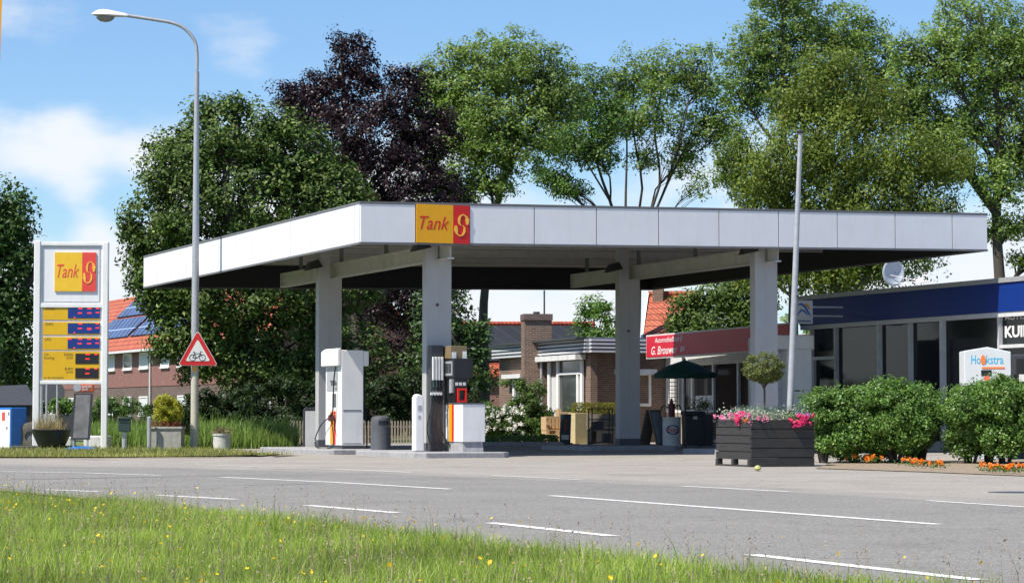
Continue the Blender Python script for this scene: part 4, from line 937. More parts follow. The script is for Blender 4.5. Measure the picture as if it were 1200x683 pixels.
loc = ct-o; loc = Vector((loc.x*math.cos(-PA)-loc.y*math.sin(-PA), loc.x*math.sin(-PA)+loc.y*math.cos(-PA), 0)); zt_ = ct.z
tt = thing('topiary_tree', 'round-headed clipped little tree growing in the black plank planter', 'topiary', (ct.x, ct.y, HZ-.1), 0)
zc = zt_-(HZ-.1); r24 = 26.5*Y0/F
rg = np.random.default_rng(4); v, f, cc, kk = crown([(0, 0, zc-.02, r24*.92, r24*.9, r24*.78)], 330, 30, .06, .04, rg, .8, .9, .5, -1.2)
spk = leafmat('topiary_leaves', (.07, .10, .025), (.17, .20, .05), (.30, .30, .10)); fastmesh('foliage', v, f, spk, tt)
m = MB(); m.tube([(0, 0, 0), (.01, 0, zc*.5), (0, 0, zc)], .018, 7)
for k in range(7): a = k*.9; m.tube([(0, 0, zc*.62), (r24*.6*math.cos(a), r24*.6*math.sin(a), zc+.05)], .008, 4)
m.build('stem', M['bark'], tt)
m = MB(); m.lathe([(.0, 0), (.04, .01), (.06, .045), (.045, .085), (.005, .1)], 14); c_ = G(888, 552); tag(m.build('fallen_apple', mat('yellow_green_rind', (.42, .42, .16), .5, .2), None, loc=(c_.x, c_.y, .003), smooth=True), 'small yellowish green fruit lying on the forecourt before the planter', 'fruit')
c_ = G(1188, 577); t = thing('manhole_cover', 'dark oval iron manhole cover in the paving near the right edge', 'manhole cover', (c_.x, c_.y, 0)); m = MB(); m.lathe([(.32, 0), (.32, .006), (.27, .008)], 24); m.build('lid', M['dark'], t); m = MB(); m.lathe([(.38, .0), (.38, .004)], 24); m.build('rim', M['concrete'], t)
# ================================================================ hedge bushes
def addto(t, v, f):
    fo_ = [x for x in S.objects if x.parent == t and x.name.startswith('foliage')][0]; me = fo_.data; n = len(me.vertices)
    a = np.empty(n*3, np.float32); me.vertices.foreach_get('co', a); l = np.empty(len(me.loops), np.int32); me.loops.foreach_get('vertex_index', l)
    o2 = fastmesh('foliage', np.concatenate([a.reshape(-1, 3), v]), np.concatenate([l.reshape(-1, 4), f+n]), me.materials[0], t)
    nm = fo_.name; bpy.data.objects.remove(fo_); o2.name = nm
def bushat(px, Y, wpx, top, label, seed, n=150, group='leafy shrubs along the planting bed', lm='hedge', bottom=.12):
    w = wpx*Y/F; h = zy(top, Y); r = np.random.default_rng(seed)
    lobes = [(r.uniform(-.45, .45)*w, r.uniform(-.3, .4), h*z_, w*k_, .55, h*q_) for z_, k_, q_ in ((.30, .80, .28), (.38, .75, .30), (.6, .85, .3), (.72, .6, .26), (.80, .42, .2), (.55, .8, .36))]
    st = MB()
    for k in range(6):
        a = r.uniform(-1, 1)*w*.6; st.tube([(a*.2, .05*k, -.03), (a*.7, .05, h*.35), (a, r.uniform(-.2, .3), h*.75)], [.035, .02, .008], 6)
    t = plant('hedge_shrub', label, 'shrub', (xy(px, Y), Y, 0), lobes, int(n*1.7), 90, .18, .06, LM[lm], seed, stem=st, group=group, aspect=.65, shell=.62, up=.6)
    # upright shoots
    m = 46; c = np.stack([r.uniform(-.95, .95, m)*w, r.uniform(-.3, .4, m), np.full(m, h*.78)+r.uniform(-.1, .16, m)], 1); nn = 14
    tz = r.random(m*nn); pts = np.repeat(c, nn, 0)+np.stack([r.normal(size=m*nn)*.03+np.repeat(r.normal(size=m)*.1, nn)*tz, r.normal(size=m*nn)*.03, tz*np.repeat(r.uniform(.08, .26, m), nn)], 1)
    v, f = leaf_quads(pts, .058, None, .5, .55, 0, r); addto(t, v, f)
    return t
bushat(966, 46.6, 26, 456, 'leafy green hedge shrub nearest the flower planter', 31, 120)
bushat(1003, 46.4, 34, 449, 'leafy hedge shrub second from the flower planter', 32)
bushat(1050, 46.2, 38, 443, 'tall leafy hedge shrub just left of the gap in the hedge', 33, 190)
bushat(1028, 46.9, 30, 449, 'leafy hedge shrub filling in behind the second and third', 38, 110)
bushat(1160, 46.3, 32, 445, 'leafy hedge shrub below the lettered cabinet front', 39, 130)
bushat(1080, 47.0, 26, 449, 'narrow leafy hedge shrub set back beside the gap', 34, 110)
bushat(1137, 46.0, 32, 447, 'leafy hedge shrub just right of the gap in the hedge', 35, 170)
bushat(1180, 45.6, 36, 439, 'leafy hedge shrub in front of the white and blue lettered cabinet', 36, 200)
bushat(1226, 45.2, 34, 441, 'leafy hedge shrub at the far right edge', 37, 150)
def marigold(px, py, k, label):
    c = G(px, py); r = np.random.default_rng(int(px)); t = thing('marigold', label, 'flower', (c.x, c.y, .01), 0, 'orange marigolds along the planting bed')
    pts = np.stack([r.normal(size=110)*.11*k, r.normal(size=110)*.09, .03+r.random(110)*.09], 1); v, f = leaf_quads(pts, .05, None, .4, .5, 0, r); fastmesh('leaves', v, f, LM['bush'], t)
    cs = np.stack([r.normal(size=7)*.11*k, r.normal(size=7)*.07-.03, .09+r.random(7)*.05], 1)[:5]; pts = np.repeat(cs, 26, 0)+r.normal(size=(130, 3))*.018
    v, f = leaf_quads(pts, .038, np.array([0, -.4, 0]), .5, .9, 0, r); fastmesh('blossom', v, f, LM['orange'], t)
names = ['leftmost orange marigold clump under the hedge', 'orange marigold clump second from the left under the hedge', 'small orange marigold clump third from the left', 'large orange marigold clump under the middle of the hedge', 'orange marigold clump just right of the large middle one', 'orange marigold clump below the left side of the hedge gap', 'small faded orange marigold clump right of the hedge gap', 'orange marigold clump right of the small faded one', 'orange marigold clump second from the right edge', 'rightmost orange marigold clump at the picture edge']
for (px, py, k), nm in zip(((1003, 543, .8), (1013, 543, .9), (1022, 543.5, .7), (1065, 547, 1.1), (1080, 549, 1.), (1098, 550, .9), (1158, 554, .7), (1170, 555, .8), (1183, 555, .9), (1196, 556, 1.)), names): marigold(px, py, k, nm)
# ================================================================ blue car showroom
bo = Vector((12.15, 58.9)); bd = Vector((.417, -1.0)).normalized()          # bd runs from far to near
ang = math.atan2(bd.y, bd.x); s0 = sx(944, bo, ang)
O = bo+bd*s0
t = thing('showroom', 'flat roofed showroom with blue fascia band and dark glass front', 'building', (O.x, O.y, 0), ang)
sp = lambda px: sx(px, O, ang); LEN = sp(1200)+9
bY = (O+bd*sx(1200, O, ang)).y; ztop = zy(324.8, bY); zb1 = ztop-.09; zb0 = zy(363.9, bY); print('showroom', bY, ztop, zb0)
m = MB(); m.box(-.2, .35, .25, LEN, 12, ztop-.15); m.build('wall', M['dark'], t)
m = MB(); m.box(-.3, -.02, zb0, LEN, .35, zb1); m.build('blue_fascia', M['blue_band'], t)
m = MB(); m.box(-.33, -.06, zb1, LEN+.03, .4, ztop+.03); m.box(-.3, .4, ztop-.15, LEN, 12.1, ztop); m.build('roof_edge', M['steel'], t)
m = MB(); m.box(-.3, .0, zb0-.12, LEN, .33, zb0-.002); m.build('head_rail', M['frame'], t)
m = MB(); m.box(-.2, .02, 0, LEN, .33, .25); m.build('sill_wall', M['concrete'], t)
mull = [(948, .06), (976.5, .07), (1027, .09), (1063.5, .07), (1101, .13), (1168, .06)]
xs = [sp(a) for a, _ in mull]+[sp(1168)+2.6, sp(1168)+5.2]
for i in range(len(xs)-1):
    m = MB(); m.box(xs[i]+.02, .16, .25, xs[i+1]-.02, .18, zb0-.12); w = m.build('window', M['glass'], t)
    m = MB(); wd = mull[i][1] if i < len(mull) else .06
    m.box(xs[i]-wd/2, .04, .25, xs[i]+wd/2, .20, zb0-.12)
    if i == 0: m.box(xs[i]+wd/2, .06, zy(423, 69), xs[i+1]-.04, .15, zy(423, 69)+.09); m.box(xs[i]+wd/2+.02, .06, .25, xs[i]+wd/2+.12, .15, zy(423, 69))
    if i == 5: m.box(xs[i]+wd/2, .06, zy(409, 60), xs[i+1]-.04, .15, zy(405, 60))
    m.build('frame', M['frame'], w)
lh = zy(380, 59.5); x_ = sp(1171)
wd_ = sp(1215)-x_
LW_ = mat('white_lettering', (.75, .75, .75), .5, .03)
text('lettering', 'AUTOBEDRIJF', x_+.03, zy(378.5, 60), wd_*1.25, zy(370, 60)-zy(378.5, 60), .155, LW_, t, bold=.01)
text('lettering', 'KUIN', x_+.03, zy(397, 60), sp(1203)-x_-.03, zy(383.5, 60)-zy(397, 60), .155, LW_, t, bold=.03)
# hanging light box
q = sp(953)
t2 = thing('hanging_sign', 'small white projecting box sign with blue and orange swoosh on showroom corner', 'sign', (xy(943, 65.5), 65.5, 0), R(15))
x0, x1, z0, z1 = -.25, .26, zy(379.5, 65.5), zy(352, 65.5)
m = MB(); m.box(x0, 0, z0, x1, .14, z1); m.build('light_box', M['panel'], t2, bevel=.015)
m = MB(); m.ribbon([(-.19, z1-.12), (-.08, z1-.10), (.03, z1-.17), (.14, z1-.36), (.19, z1-.42)], [.02, .07, .06, .05, .02], -.012, -.002); m.ribbon([(-.2, z1-.40), (-.08, z1-.26), (.02, z1-.30), (.1, z1-.40)], [.02, .06, .05, .02], -.012, -.002)
m.build('blue_swoosh', mat('swoosh_blue', lin('#3a78c8'), .4, .04), t2); m = MB(); m.ribbon([(.0, z1-.09), (.1, z1-.13), (.17, z1-.24)], [.03, .06, .02], -.012, -.002); m.build('orange_swoosh', M['orange'], t2)
m = MB(); m.box(-.19, -.01, z0+.06, .2, -.002, z0+.10); m.build('caption_bar', mat('caption_blue', lin('#5a86b8'), .4, .03), t2); m = MB(); m.box(x1, .04, z0+.2, x1+.9, .08, z0+.25); m.box(x1, .04, z1-.2, x1+.9, .08, z1-.15); m.build('bracket', M['steel'], t2)
# roof dish and aerial
Yd = 66; t2 = thing('satellite_dish', 'round white satellite dish on the showroom roof', 'satellite dish', (xy(1050, Yd), Yd, 4.29), 0)
zc = zy(320, Yd)-4.29; m = MB(); n = 26; rr = 15*Yd/F; vs = []; fs = []
for i in range(6):
    r = rr*i/5
    for k in range(n):
        a = 2*math.pi*k/n; vs.append((r*math.cos(a), -.12*(i/5)**2, r*math.sin(a)*1.05))
for i in range(5):
    for k in range(n): fs.append((i*n+k, i*n+(k+1) % n, (i+1)*n+(k+1) % n, (i+1)*n+k))
m.add([(v_[0]*.92+v_[1]*.5, v_[1]+v_[0]*.35, v_[2]+zc) for v_ in vs], fs); ds = m.build('reflector', mat('dish_grey', (.36, .40, .46), .5, .1), t2, smooth=True, fix=False)
sl_ = ds.modifiers.new('solid', 'SOLIDIFY'); sl_.thickness = .02
m = MB(); m.tube([(0, .1, 0), (0, .12, zc)], .03, 8); m.tube([(0, .1, .0), (.25, .3, .0)], .03, 6); m.build('mast', M['steel'], t2); m = MB(); m.tube([(-.2, -.1, zc-.05), (.62, -.15, zc-.22)], .012, 6); m.tube([(-.1, -.1, zc-.3), (.62, -.15, zc-.24)], .012, 6); m.box(.58, -.2, zc-.28, .72, -.1, zc-.16); m.build('feed_arm', M['white'], t2)
t2 = thing('roof_aerial', 'small white roof aerial beside the satellite dish', 'aerial', (xy(1083, Yd), Yd, 4.48)); m = MB(); m.tube([(0, 0, 0), (0, 0, .28)], .02, 6); m.tube([(-.14, 0, .10), (.16, 0, .12)], .03, 6); m.tube([(0, 0, .28), (.12, 0, .28)], .035, 6); m.tube([(-.1, 0, .2), (.05, 0, .2)], .02, 6); m.build('aerial_rods', M['white'], t2)
# ================================================================ G. Brouwer shop
so_ = Vector((5.2, 81.1)); se = Vector((8.65, 69.4)); sd = (se-so_).normalized(); sa = math.atan2(sd.y, sd.x)
t = thing('shop', 'garage shop with red signboard, white window frames and glass front', 'building', (so_.x, so_.y, 0), sa)
sp2 = lambda px: sx(px, so_, sa); SL = (se-so_).length
m = MB(); m.box(0, .3, 0, SL-.05, 8, 3.3); m.build('wall', M['brick'], t)
segs = [(780, 786, 'w'), (786, 808, 'g'), (808, 833, 'g'), (833, 862, 'd'), (862, 880, 'd'), (880, 905, 'd')]
m = MB(); m.box(0, .0, 2.62, SL-.06, .29, 2.9); m.build('lintel', M['white_dirty'], t)
m = MB(); m.box(0, .0, 0, sp2(834), .29, 1.0); m.build('parapet_wall', M['wood_grey'], t)
for a, b, k in segs:
    x0, x1 = sp2(a), sp2(b); zz = 1.0 if a < 830 else .05
    if k == 'w':
        m = MB(); m.box(x0, .0, 1.0, x1, .28, 2.62); m.build('door_post', M['white'], t); continue
    m = MB(); m.box(x0+.05, .14, zz+.06, x1-.05, .16, 2.56); w = m.build('window', M['glass2'] if k == 'g' else M['glass'], t)
    m = MB(); mt = M['wframe'] if k == 'g' else M['frame']
    for q in ((x0, .06, zz, x0+.07, .2, 2.62), (x1-.07, .06, zz, x1, .2, 2.62), (x0+.07, .06, zz, x1-.07, .2, zz+.08), (x0+.07, .06, 2.54, x1-.07, .2, 2.62)): m.box(*q)
    m.build('frame', mt, w)
    if a == 808:
        m = MB(); m.box(x0+.3, .09, zz+.1, x1-.15, .11, zz+.55); m.build('poster', M['white_dirty'], w)
# signboard box canopy projecting left
g1 = Vector((xy(757.5, 78.8), 78.8)); g2 = Vector((xy(925, 67.8), 67.8)); gd = (g2-g1).normalized(); ga = math.atan2(gd.y, gd.x); GL = (g2-g1).length
t = thing('shop_signboard', 'long crimson shop signboard with white lettering over the shop front', 'signboard', (g1.x, g1.y, 0), ga)
zs0, zs1 = zy(420.6, 78.8), zy(392.8, 78.8)
m = MB(); m.box(0, 0, zs0, GL, .25, zs1); m.build('board', M['white_dirty'], t)
m = MB(); m.box(.07, -.02, zs0+.05, GL, -.001, zs1-.05); m.build('crimson_face', M['sign_red'], t)
m = MB(); m.box(.2, .26, zs0+.12, GL-.3, 1.25, zs0+.22); m.build('canopy_roof', M['white_dirty'], t)
gp = lambda px: sx(px, g1, ga)
text('lettering', 'Automobielbedrijf', gp(768), zs1-.33, gp(801)-gp(768), .22, -.021, LW_, t, shear=.2, thick=.003)
text('lettering', 'G. Brouwer', gp(764), zs0+.12, gp(794.5)-gp(764), .27, -.021, LW_, t, shear=.25, thick=.003, bold=.008)
text('lettering', 'BV', gp(798), zs0+.16, gp(804)-gp(798), .17, -.021, LW_, t, shear=.25, thick=.003, bold=.008)
m = MB(); m.tube([(0, 0, 0), (0, 0, zs0)], .05, 8); qq = g1+gd*(gp(790))+Vector((.3, .1)); 
tag(m.build('support_post', M['white'], None, loc=(qq.x, qq.y, 0)), 'slim white post carrying the crimson signboard', 'post')
# white kiosk
Yk = 63.5; t = thing('payment_kiosk', 'white self-service kiosk with keypad recess behind the topiary', 'kiosk', (xy(907, Yk), Yk, 0), R(8))
zk = zy(392.5, Yk); wk = (953-907)*Yk/F
m = MB(); m.box(-.35, .55, 0, wk, 1.4, zk-.05); m.build('cabinet', mat('pale_blue_white_steel', (.60, .62, .66), .45, .04), t)
m = MB(); m.box(.36, 0, 0, wk, .549, zk-.35); m.build('front_wing', M['white'], t, bevel=.02)
m = MB(); m.box(-.16, -.05, zk-.38, wk+.06, .56, zk); m.build('header', M['white'], t, bevel=.03)
m = MB(); m.box(.02, .50, zy(444, Yk), .14, .549, zy(435, Yk)); m.build('keypad', M['led_blue'], t); m = MB(); m.box(-.1, .44, zy(457, Yk), .3, .549, zy(455, Yk)); m.build('tray', M['steel'], t)
m = MB(); m.box(.50, -.006, zy(458.5, Yk), .82, -.001, zy(457, Yk)); m.build('handle', M['dark'], t)
# ================================================================ brick bungalow
co = Vector((2.62, 80.0)); th2 = R(22.6); bl = Vector((-math.sin(R(18.8)), math.cos(R(18.8))))
t = thing('bungalow', 'low brown brick bungalow with striped flat roof edge and square chimney', 'building', (co.x, co.y, 0), 0)
lf = bl*9.6; rt = Vector((math.cos(th2), math.sin(th2)))*3.6
zr = zy(395.5, 80); zf = zy(413, 80)
def wallquad(m, a, b, z0, z1, th=.25):
    d = (b-a).normalized(); n = Vector((-d.y, d.x))*th
    m.hexa([(p.x, p.y, z) for z in (z0, z1) for p in (a, b, b+n, a+n)])
ZV = Vector((0, 0)); m = MB(); wallquad(m, lf, ZV, 0, zf+.05); wallquad(m, ZV+Vector((.002, .25)), rt, 0, zf+.05)
m.add([(p.x, p.y, zr-.1) for p in (ZV, rt, rt+lf, lf)], [(0, 1, 2, 3)]); m.build('wall', M['brick'], t)
stripes = mat('grey_white_roof_edge', (.55, .56, .58), .5, .05); dk = mat('slate_blue_board', (.10, .12, .16), .5, .1)
la = math.atan2(-bl.y, -bl.x)
for nm, org, an, ln in (('roof_edge', lf, la, 9.6+.25), ('roof_edge', Vector((-.1, -.25)), th2, 3.9)):
    sub = bpy.data.objects.new(nm, None)
    m = MB(); h = zr-zf; dd = Vector((math.cos(an), math.sin(an))); nn = Vector((dd.y, -dd.x))
    for k in range(8):
        off_ = .22 if k % 2 else .30
        a = org+nn*off_; z0 = zf+h*k/8; z1 = zf+h*(k+1)/8; m.mi = 0 if k % 2 == 0 and k < 7 else 1
        a2 = a; b2 = a+dd*ln; n3 = -nn*.2; m.hexa([(p.x, p.y, z) for z in (z0, z1) for p in (a2, b2, b2+n3, a2+n3)])
    m.build(nm, [stripes, dk], t)
m = MB(); pr_ = [ZV+Vector((-.5, -.4)), rt+Vector((0, -.5)), rt+lf, lf+Vector((-.4, 0))]; m.add([(p.x, p.y, zr+.01) for p in pr_]+[(p.x, p.y, zr-.05) for p in pr_], [(0, 1, 2, 3), (7, 6, 5, 4), (0, 4, 5, 1), (1, 5, 6, 2), (2, 6, 7, 3), (3, 7, 4, 0)]); m.build('roof', M['dark'], t)
wl = lambda px: sx(px, co+lf, la)          # distance along left wall measured from far end
def on_left(name, px0, px1, z0, z1, d0, d1, mt, parent=t):
    a, b = wl(px0), wl(px1); m = MB(); dd = -bl; nn = Vector((dd.y, -dd.x))
    p = lf+dd*a+nn*d0; q = lf+dd*b+nn*d0; e = nn*(d1-d0); m.hexa([(r_.x, r_.y, z) for z in (z0, z1) for r_ in (p+e, q+e, q, p)]); return m.build(name, mt, parent)
Yw = 82; zW = lambda py: zy(py, Yw)
w = on_left('window', 645, 686, zW(502), zW(423), .02, .05, M['glass2'])
on_left('frame', 645, 647.5, zW(502), zW(423), .055, .12, M['wframe'], w); on_left('frame', 683.5, 686, zW(502), zW(423), .055, .12, M['wframe'], w)
on_left('frame', 655.5, 658, zW(502), zW(423), .055, .12, M['wframe'], w); on_left('frame', 679, 681, zW(502), zW(437.5), .055, .12, M['wframe'], w)
on_left('frame', 658, 683.5, zW(439), zW(436.3), .055, .13, M['wframe'], w); on_left('curtain', 648, 655.3, zW(500), zW(440), .052, .056, M['curtain'], w); on_left('curtain', 681.2, 683.3, zW(500), zW(440), .052, .056, M['curtain'], w)
on_left('awning_box', 640, 688, zW(422.5), zW(416.5), .04, .42, M['white_dirty'])
w = on_left('window', 604, 618, zy(490, 86), zy(443, 86), .02, .05, M['glass2']); on_left('frame', 604, 606, zy(490, 86), zy(443, 86), .055, .12, M['wframe'], w); on_left('frame', 616, 618, zy(490, 86), zy(443, 86), .055, .12, M['wframe'], w)
on_left('awning_box', 598, 620, zy(443, 86), zy(438, 86), .04, .35, M['white_dirty'])
rl = lambda px: sx(px, co, th2)
rw = thing('window', None, None, (0, 0, 0), th2); rw.parent = t
x0, x1 = rl(743), rl(764); m = MB(); m.box(x0+.07, .16, zy(472, 80.6), x1-.07, .20, zy(440, 80.6)); m.build('pane', M['glass2'], rw)
m = MB(); za_, zb_ = zy(476, 80.6), zy(436, 80.6)
for q in ((x0, .06, za_, x0+.09, .245, zb_), (x1-.09, .06, za_, x1, .245, zb_), (x0+.09, .06, za_, x1-.09, .245, za_+.1), (x0+.09, .06, zb_-.1, x1-.09, .245, zb_)): m.box(*q)
m.build('frame', M['wframe'], rw)
m = MB(); m.box(rl(722), -.25, zy(438.5, 80.5), rl(766), .19, zy(432.5, 80.5)); ob = m.build('awning_box', M['white_dirty'], rw)
cx0 = wl(620); dd = -bl; cp_ = lf+dd*wl(637.5); m = MB(); cw = 17*85/F
m.box(-cw*.95, -.28, 0, cw*.95, .5, zy(376.5, 85)); ch = m.build('chimney', M['brick'], t, loc=(cp_.x-.25, cp_.y, 0), rotz=R(8))
m = MB(); m.box(-cw, -.34, zy(376.5, 85), cw, .56, zy(369, 85)); m.build('chimney_head', M['brick_dark'], ch); m = MB(); m.tube([(.0, .1, zy(369, 85)), (0, .1, zy(366, 85))], .12, 12); m.build('chimney_pot', M['dark'], ch)
m = MB(); m.tube([(.28, .1, zy(369, 85)), (.28, .1, zy(341, 85))], .03, 6); m.build('aerial_mast', M['dark'], ch)
m = MB(); qd = lf+dd*wl(641)+Vector((-.2, -.15)); m.tube([(qd.x, qd.y, .1), (qd.x, qd.y, zf)], .05, 8); m.build('downpipe', M['steel'], t)
# ================================================================ forecourt shop items
def at(px, Y): return (xy(px, Y), Y, 0)
# pallet seat
t = thing('pallet_chair', 'pale orange seat made of stacked pallets beside the bungalow shrub', 'pallet seat', at(650, 76.6), R(15))
for i, z in enumerate((.0, .30)):
    m = MB()
    for x in (-.36, -.05, .26): m.box(x, -.3, z+.02, x+.10, .3, z+.13)
    for y in (-.3, -.1, .12): m.box(-.37, y, z+.13, .37, y+.16, z+.16)
    m.box(-.37, -.31, z-.0, .37, -.2, z+.02); m.build('pallet', M['wood'], t)
m = MB(); m.box(-.37, -.3, .46, -.30, .3, .86); m.box(.30, -.3, .46, .37, .3, .86); m.box(-.30, .22, .46, .30, .27, .86); m.build('side_and_back', M['wood'], t)
m = MB()
for k in range(5): m.box(-.28+k*.12, .17, .5, -.19+k*.12, .215, .88)
m.box(-.37, -.32, .60, .37, -.28, .66); m.box(-.37, -.32, .80, .37, -.28, .88); m.build('slats', M['wood'], t)
t = thing('pallet_crate', 'pale upright pallet crate holding green plants behind the chalk board', 'crate', at(671, 77.5), R(10))
m = MB()
for k in range(4): m.box(-.5, -.25, .1+k*.25, .62, -.2, .27+k*.25)
m.box(-.5, -.25+.06, 0, -.42, .3, 1.12); m.box(.5, -.19, 0, .6, .3, 1.18); m.build('boards', M['wood'], t)
v, f = leaf_quads(RNG.normal(size=(420, 3))*np.array([.25, .1, .08])+np.array([.1, 0, 1.05]), .07, None, .4); fastmesh('plants', v, f, LM['bush'], t)
t = thing('chalk_board', 'narrow dark pavement board with orange lettering and logo', 'sign board', at(662, 75.2), R(8))
m = MB(); m.prism([(-.17, .05), (.17, .05), (.2, .95), (-.14, .95)], -.02, .02); m.build('board', mat('blackboard_blue', (.035, .06, .08), .5, .2), t); m = MB(); m.lathe([(.25, 0), (.25, .05), (.1, .07)], 18); m.build('foot', M['dark'], t)
text('lettering', 'IJSJE', -.03, .35, .09, .42, -.021, mat('board_orange', lin('#c8622e'), .6, .05), t)
m = MB(); m.box(-.11, -.026, .15, .12, -.0205, .30); m.build('poster', M['white_dirty'], t)
m = MB(); m.box(-.27, -.25, 0, .27, .25, .98); tt = tag(m.build('wooden_box', M['wood_new'], None, bevel=.01, loc=at(679, 76.1), rotz=R(24)), 'tall pale wooden box right of the narrow chalk board', 'box')
t = thing('bench', 'grey wooden garden bench in front of the bungalow corner', 'bench', at(707, 75.5), R(10)); m = MB()
m.box(-.5, -.2, .42, .6, .2, .48); m.build('seat', M['wood_grey'], t); m = MB(); m.box(-.5, .2, .55, .6, .25, .95); m.build('backrest', M['wood_grey'], t)
for x in (-.48, .50): m = MB(); m.box(x, -.18, 0, x+.08, .18, .42); m.box(x, .2, .42, x+.08, .26, .55); m.build('leg', M['wood_grey'], t)
t = thing('display_rack', 'black metal wheeled rack standing left of the rear right column', 'rack', at(704, 69.3), R(12)); W2, H2 = .32, 1.12; m = MB()
for x in (-W2, W2-.03):
    for y in (-.2, .2): m.box(x, y, .07, x+.03, y+.03, H2)
m.box(-W2+.03, -.2, H2-.03, W2-.03, -.17, H2); m.box(-W2+.03, .2, H2-.03, W2-.03, .23, H2); m.build('frame', M['black'], t)
for z in (.12, .5, .78): m = MB(); m.box(-W2+.03, -.2, z, W2-.03, .2, z+.03); m.build('shelf', M['black'], t)
for x in (-.28, .28): m = MB(); m.tube([(x, -.03, .04), (x, .03, .04)], .04, 10); m.build('castor', M['dark'], t)
m = MB(); m.box(-.25, -.15, .53, .05, .15, .74); m.box(.06, -.15, .15, .28, .15, .4); m.build('goods', M['dark'], t)
v = RNG.uniform((-.95, -.3, .9), (.95, .3, 1.32), (3800, 3)); vv, ff = leaf_quads(v, .06, None, .4)
t = thing('clipped_hedge', 'small olive yellow clipped hedge under the bungalow wall', 'hedge', at(705, 76.4)); fastmesh('foliage', vv, ff, leafmat('olive_hedge', (.10, .11, .01), (.20, .20, .02)), t); m = MB(); m.box(-.95, -.28, 0, .95, .28, .9); m.build('stem_box', M['planter'], t)
# A-board
t = thing('sandwich_board', 'wooden A-frame pavement sign left of the white oil drum', 'sign board', at(765, 69.6), R(55))
for s in (-1, 1):
    m = MB(); m.prismx([(s*.30, 0), (s*.30+.03*s, 0), (s*.03+.03*s, 1.08), (s*.03, 1.08)], -.3, .3) ; fr_ = m.build('panel', M['wood_grey'], t)
m = MB(); m.prismx([(-.335, .1), (-.34, .1), (-.095, 1.0), (-.09, 1.0)], -.25, .25); m.build('poster', mat('pale_blue_poster', (.32, .38, .44), .5, .3, 4), t)
# oil drum
t = thing('oil_drum', 'white Esso drum with blue oval and red hand pump', 'oil drum', at(787, 69.2)); m = MB()
m.lathe([(.26, 0), (.275, .01), (.275, .03), (.265, .04), (.265, .28), (.275, .30), (.265, .32), (.265, .56), (.275, .58), (.265, .60), (.265, .82), (.275, .84), (.275, .86), (.25, .87)], 30); m.build('drum', M['white'], t, smooth=True)
m = MB()
def oncyl(m, pts, w, r0, r1):
    n = len(pts); tmp = MB(); tmp.ribbon(pts, w, 0, 1)
    for i, (x, y, z) in enumerate(tmp.v):
        a = x/.27; rr_ = r1 if y == 0 else r0; tmp.v[i] = (rr_*math.sin(a), -rr_*math.cos(a), z)
    m.add(tmp.v, tmp.f)
oncyl(m, [(.02+.185*math.cos(k*math.pi/14), .50+.125*math.sin(k*math.pi/14)) for k in range(29)], .028, .277, .283); m.build('oval', mat('oval_blue', lin('#1c3f9c'), .4, .03), t)
tx = text('lettering', 'Esso', -.145+.02, .425, .29, .155, 0, M['red'], t, bold=.005)
for v_ in tx.data.vertices:
    a = v_.co.x/.27; rr_ = .284-v_.co.y*.3; v_.co = (rr_*math.sin(a), -rr_*math.cos(a), v_.co.z)
m = MB(); m.tube([(0, 0, .87), (0, 0, 1.25)], .10, 14); m.tube([(0, 0, 1.25), (0, 0, 1.4)], [.06, .03], 10); pm = m.build('hand_pump', M['red_mast'], t, smooth=True)
m = MB(); m.tube(smooth([Vector(p) for p in [(-.08, 0, 1.12), (-.25, -.05, 1.18), (-.33, -.08, 1.0), (-.30, -.1, .75)]]), .018, 6); m.tube(smooth([Vector(p) for p in [(.08, 0, 1.12), (.22, -.05, 1.2), (.30, -.08, .95)]]), .018, 6); m.build('hose', M['rubber'], pm, smooth=True)
t = thing('wire_rack', 'dark wire display rack behind the oil drum', 'rack', at(789.5, 70.2)); m = MB(); 
for x in (-.12, .12): m.tube([(x, 0, 0), (x, 0, 2.05)], .012, 5)
for k in range(9): m.box(-.12, -.01, 1.1+k*.11, .12, .01, 1.12+k*.11)
for x in (-.04, .04): m.tube([(x, 0, 1.1), (x, 0, 2.0)], .008, 5)
m.build('wire_grid', M['black'], t)
t = thing('waste_container', 'tall dark green grey waste container beside the oil drum', 'bin', at(812.5, 69.4), R(8)); m = MB()
m.box(-.28, -.25, .05, .28, .3, .92); m.build('body', mat('dark_container', (.03, .04, .045), .45, .15), t, bevel=.03); m = MB(); m.prismx([(-.30, .92), (.34, .92), (.30, 1.04), (-.2, 1.03)], -.31, .31); m.build('lid', M['dark'], t, bevel=.02)
m = MB(); m.box(-.06, -.262, .80, .06, -.2505, .89); m.build('label', M['white_dirty'], t)
for x in (-.22, .22): m = MB(); m.tube([(x, .24, .05), (x+.02, .24, .05)], .05, 10); m.build('wheel', M['black'], t)
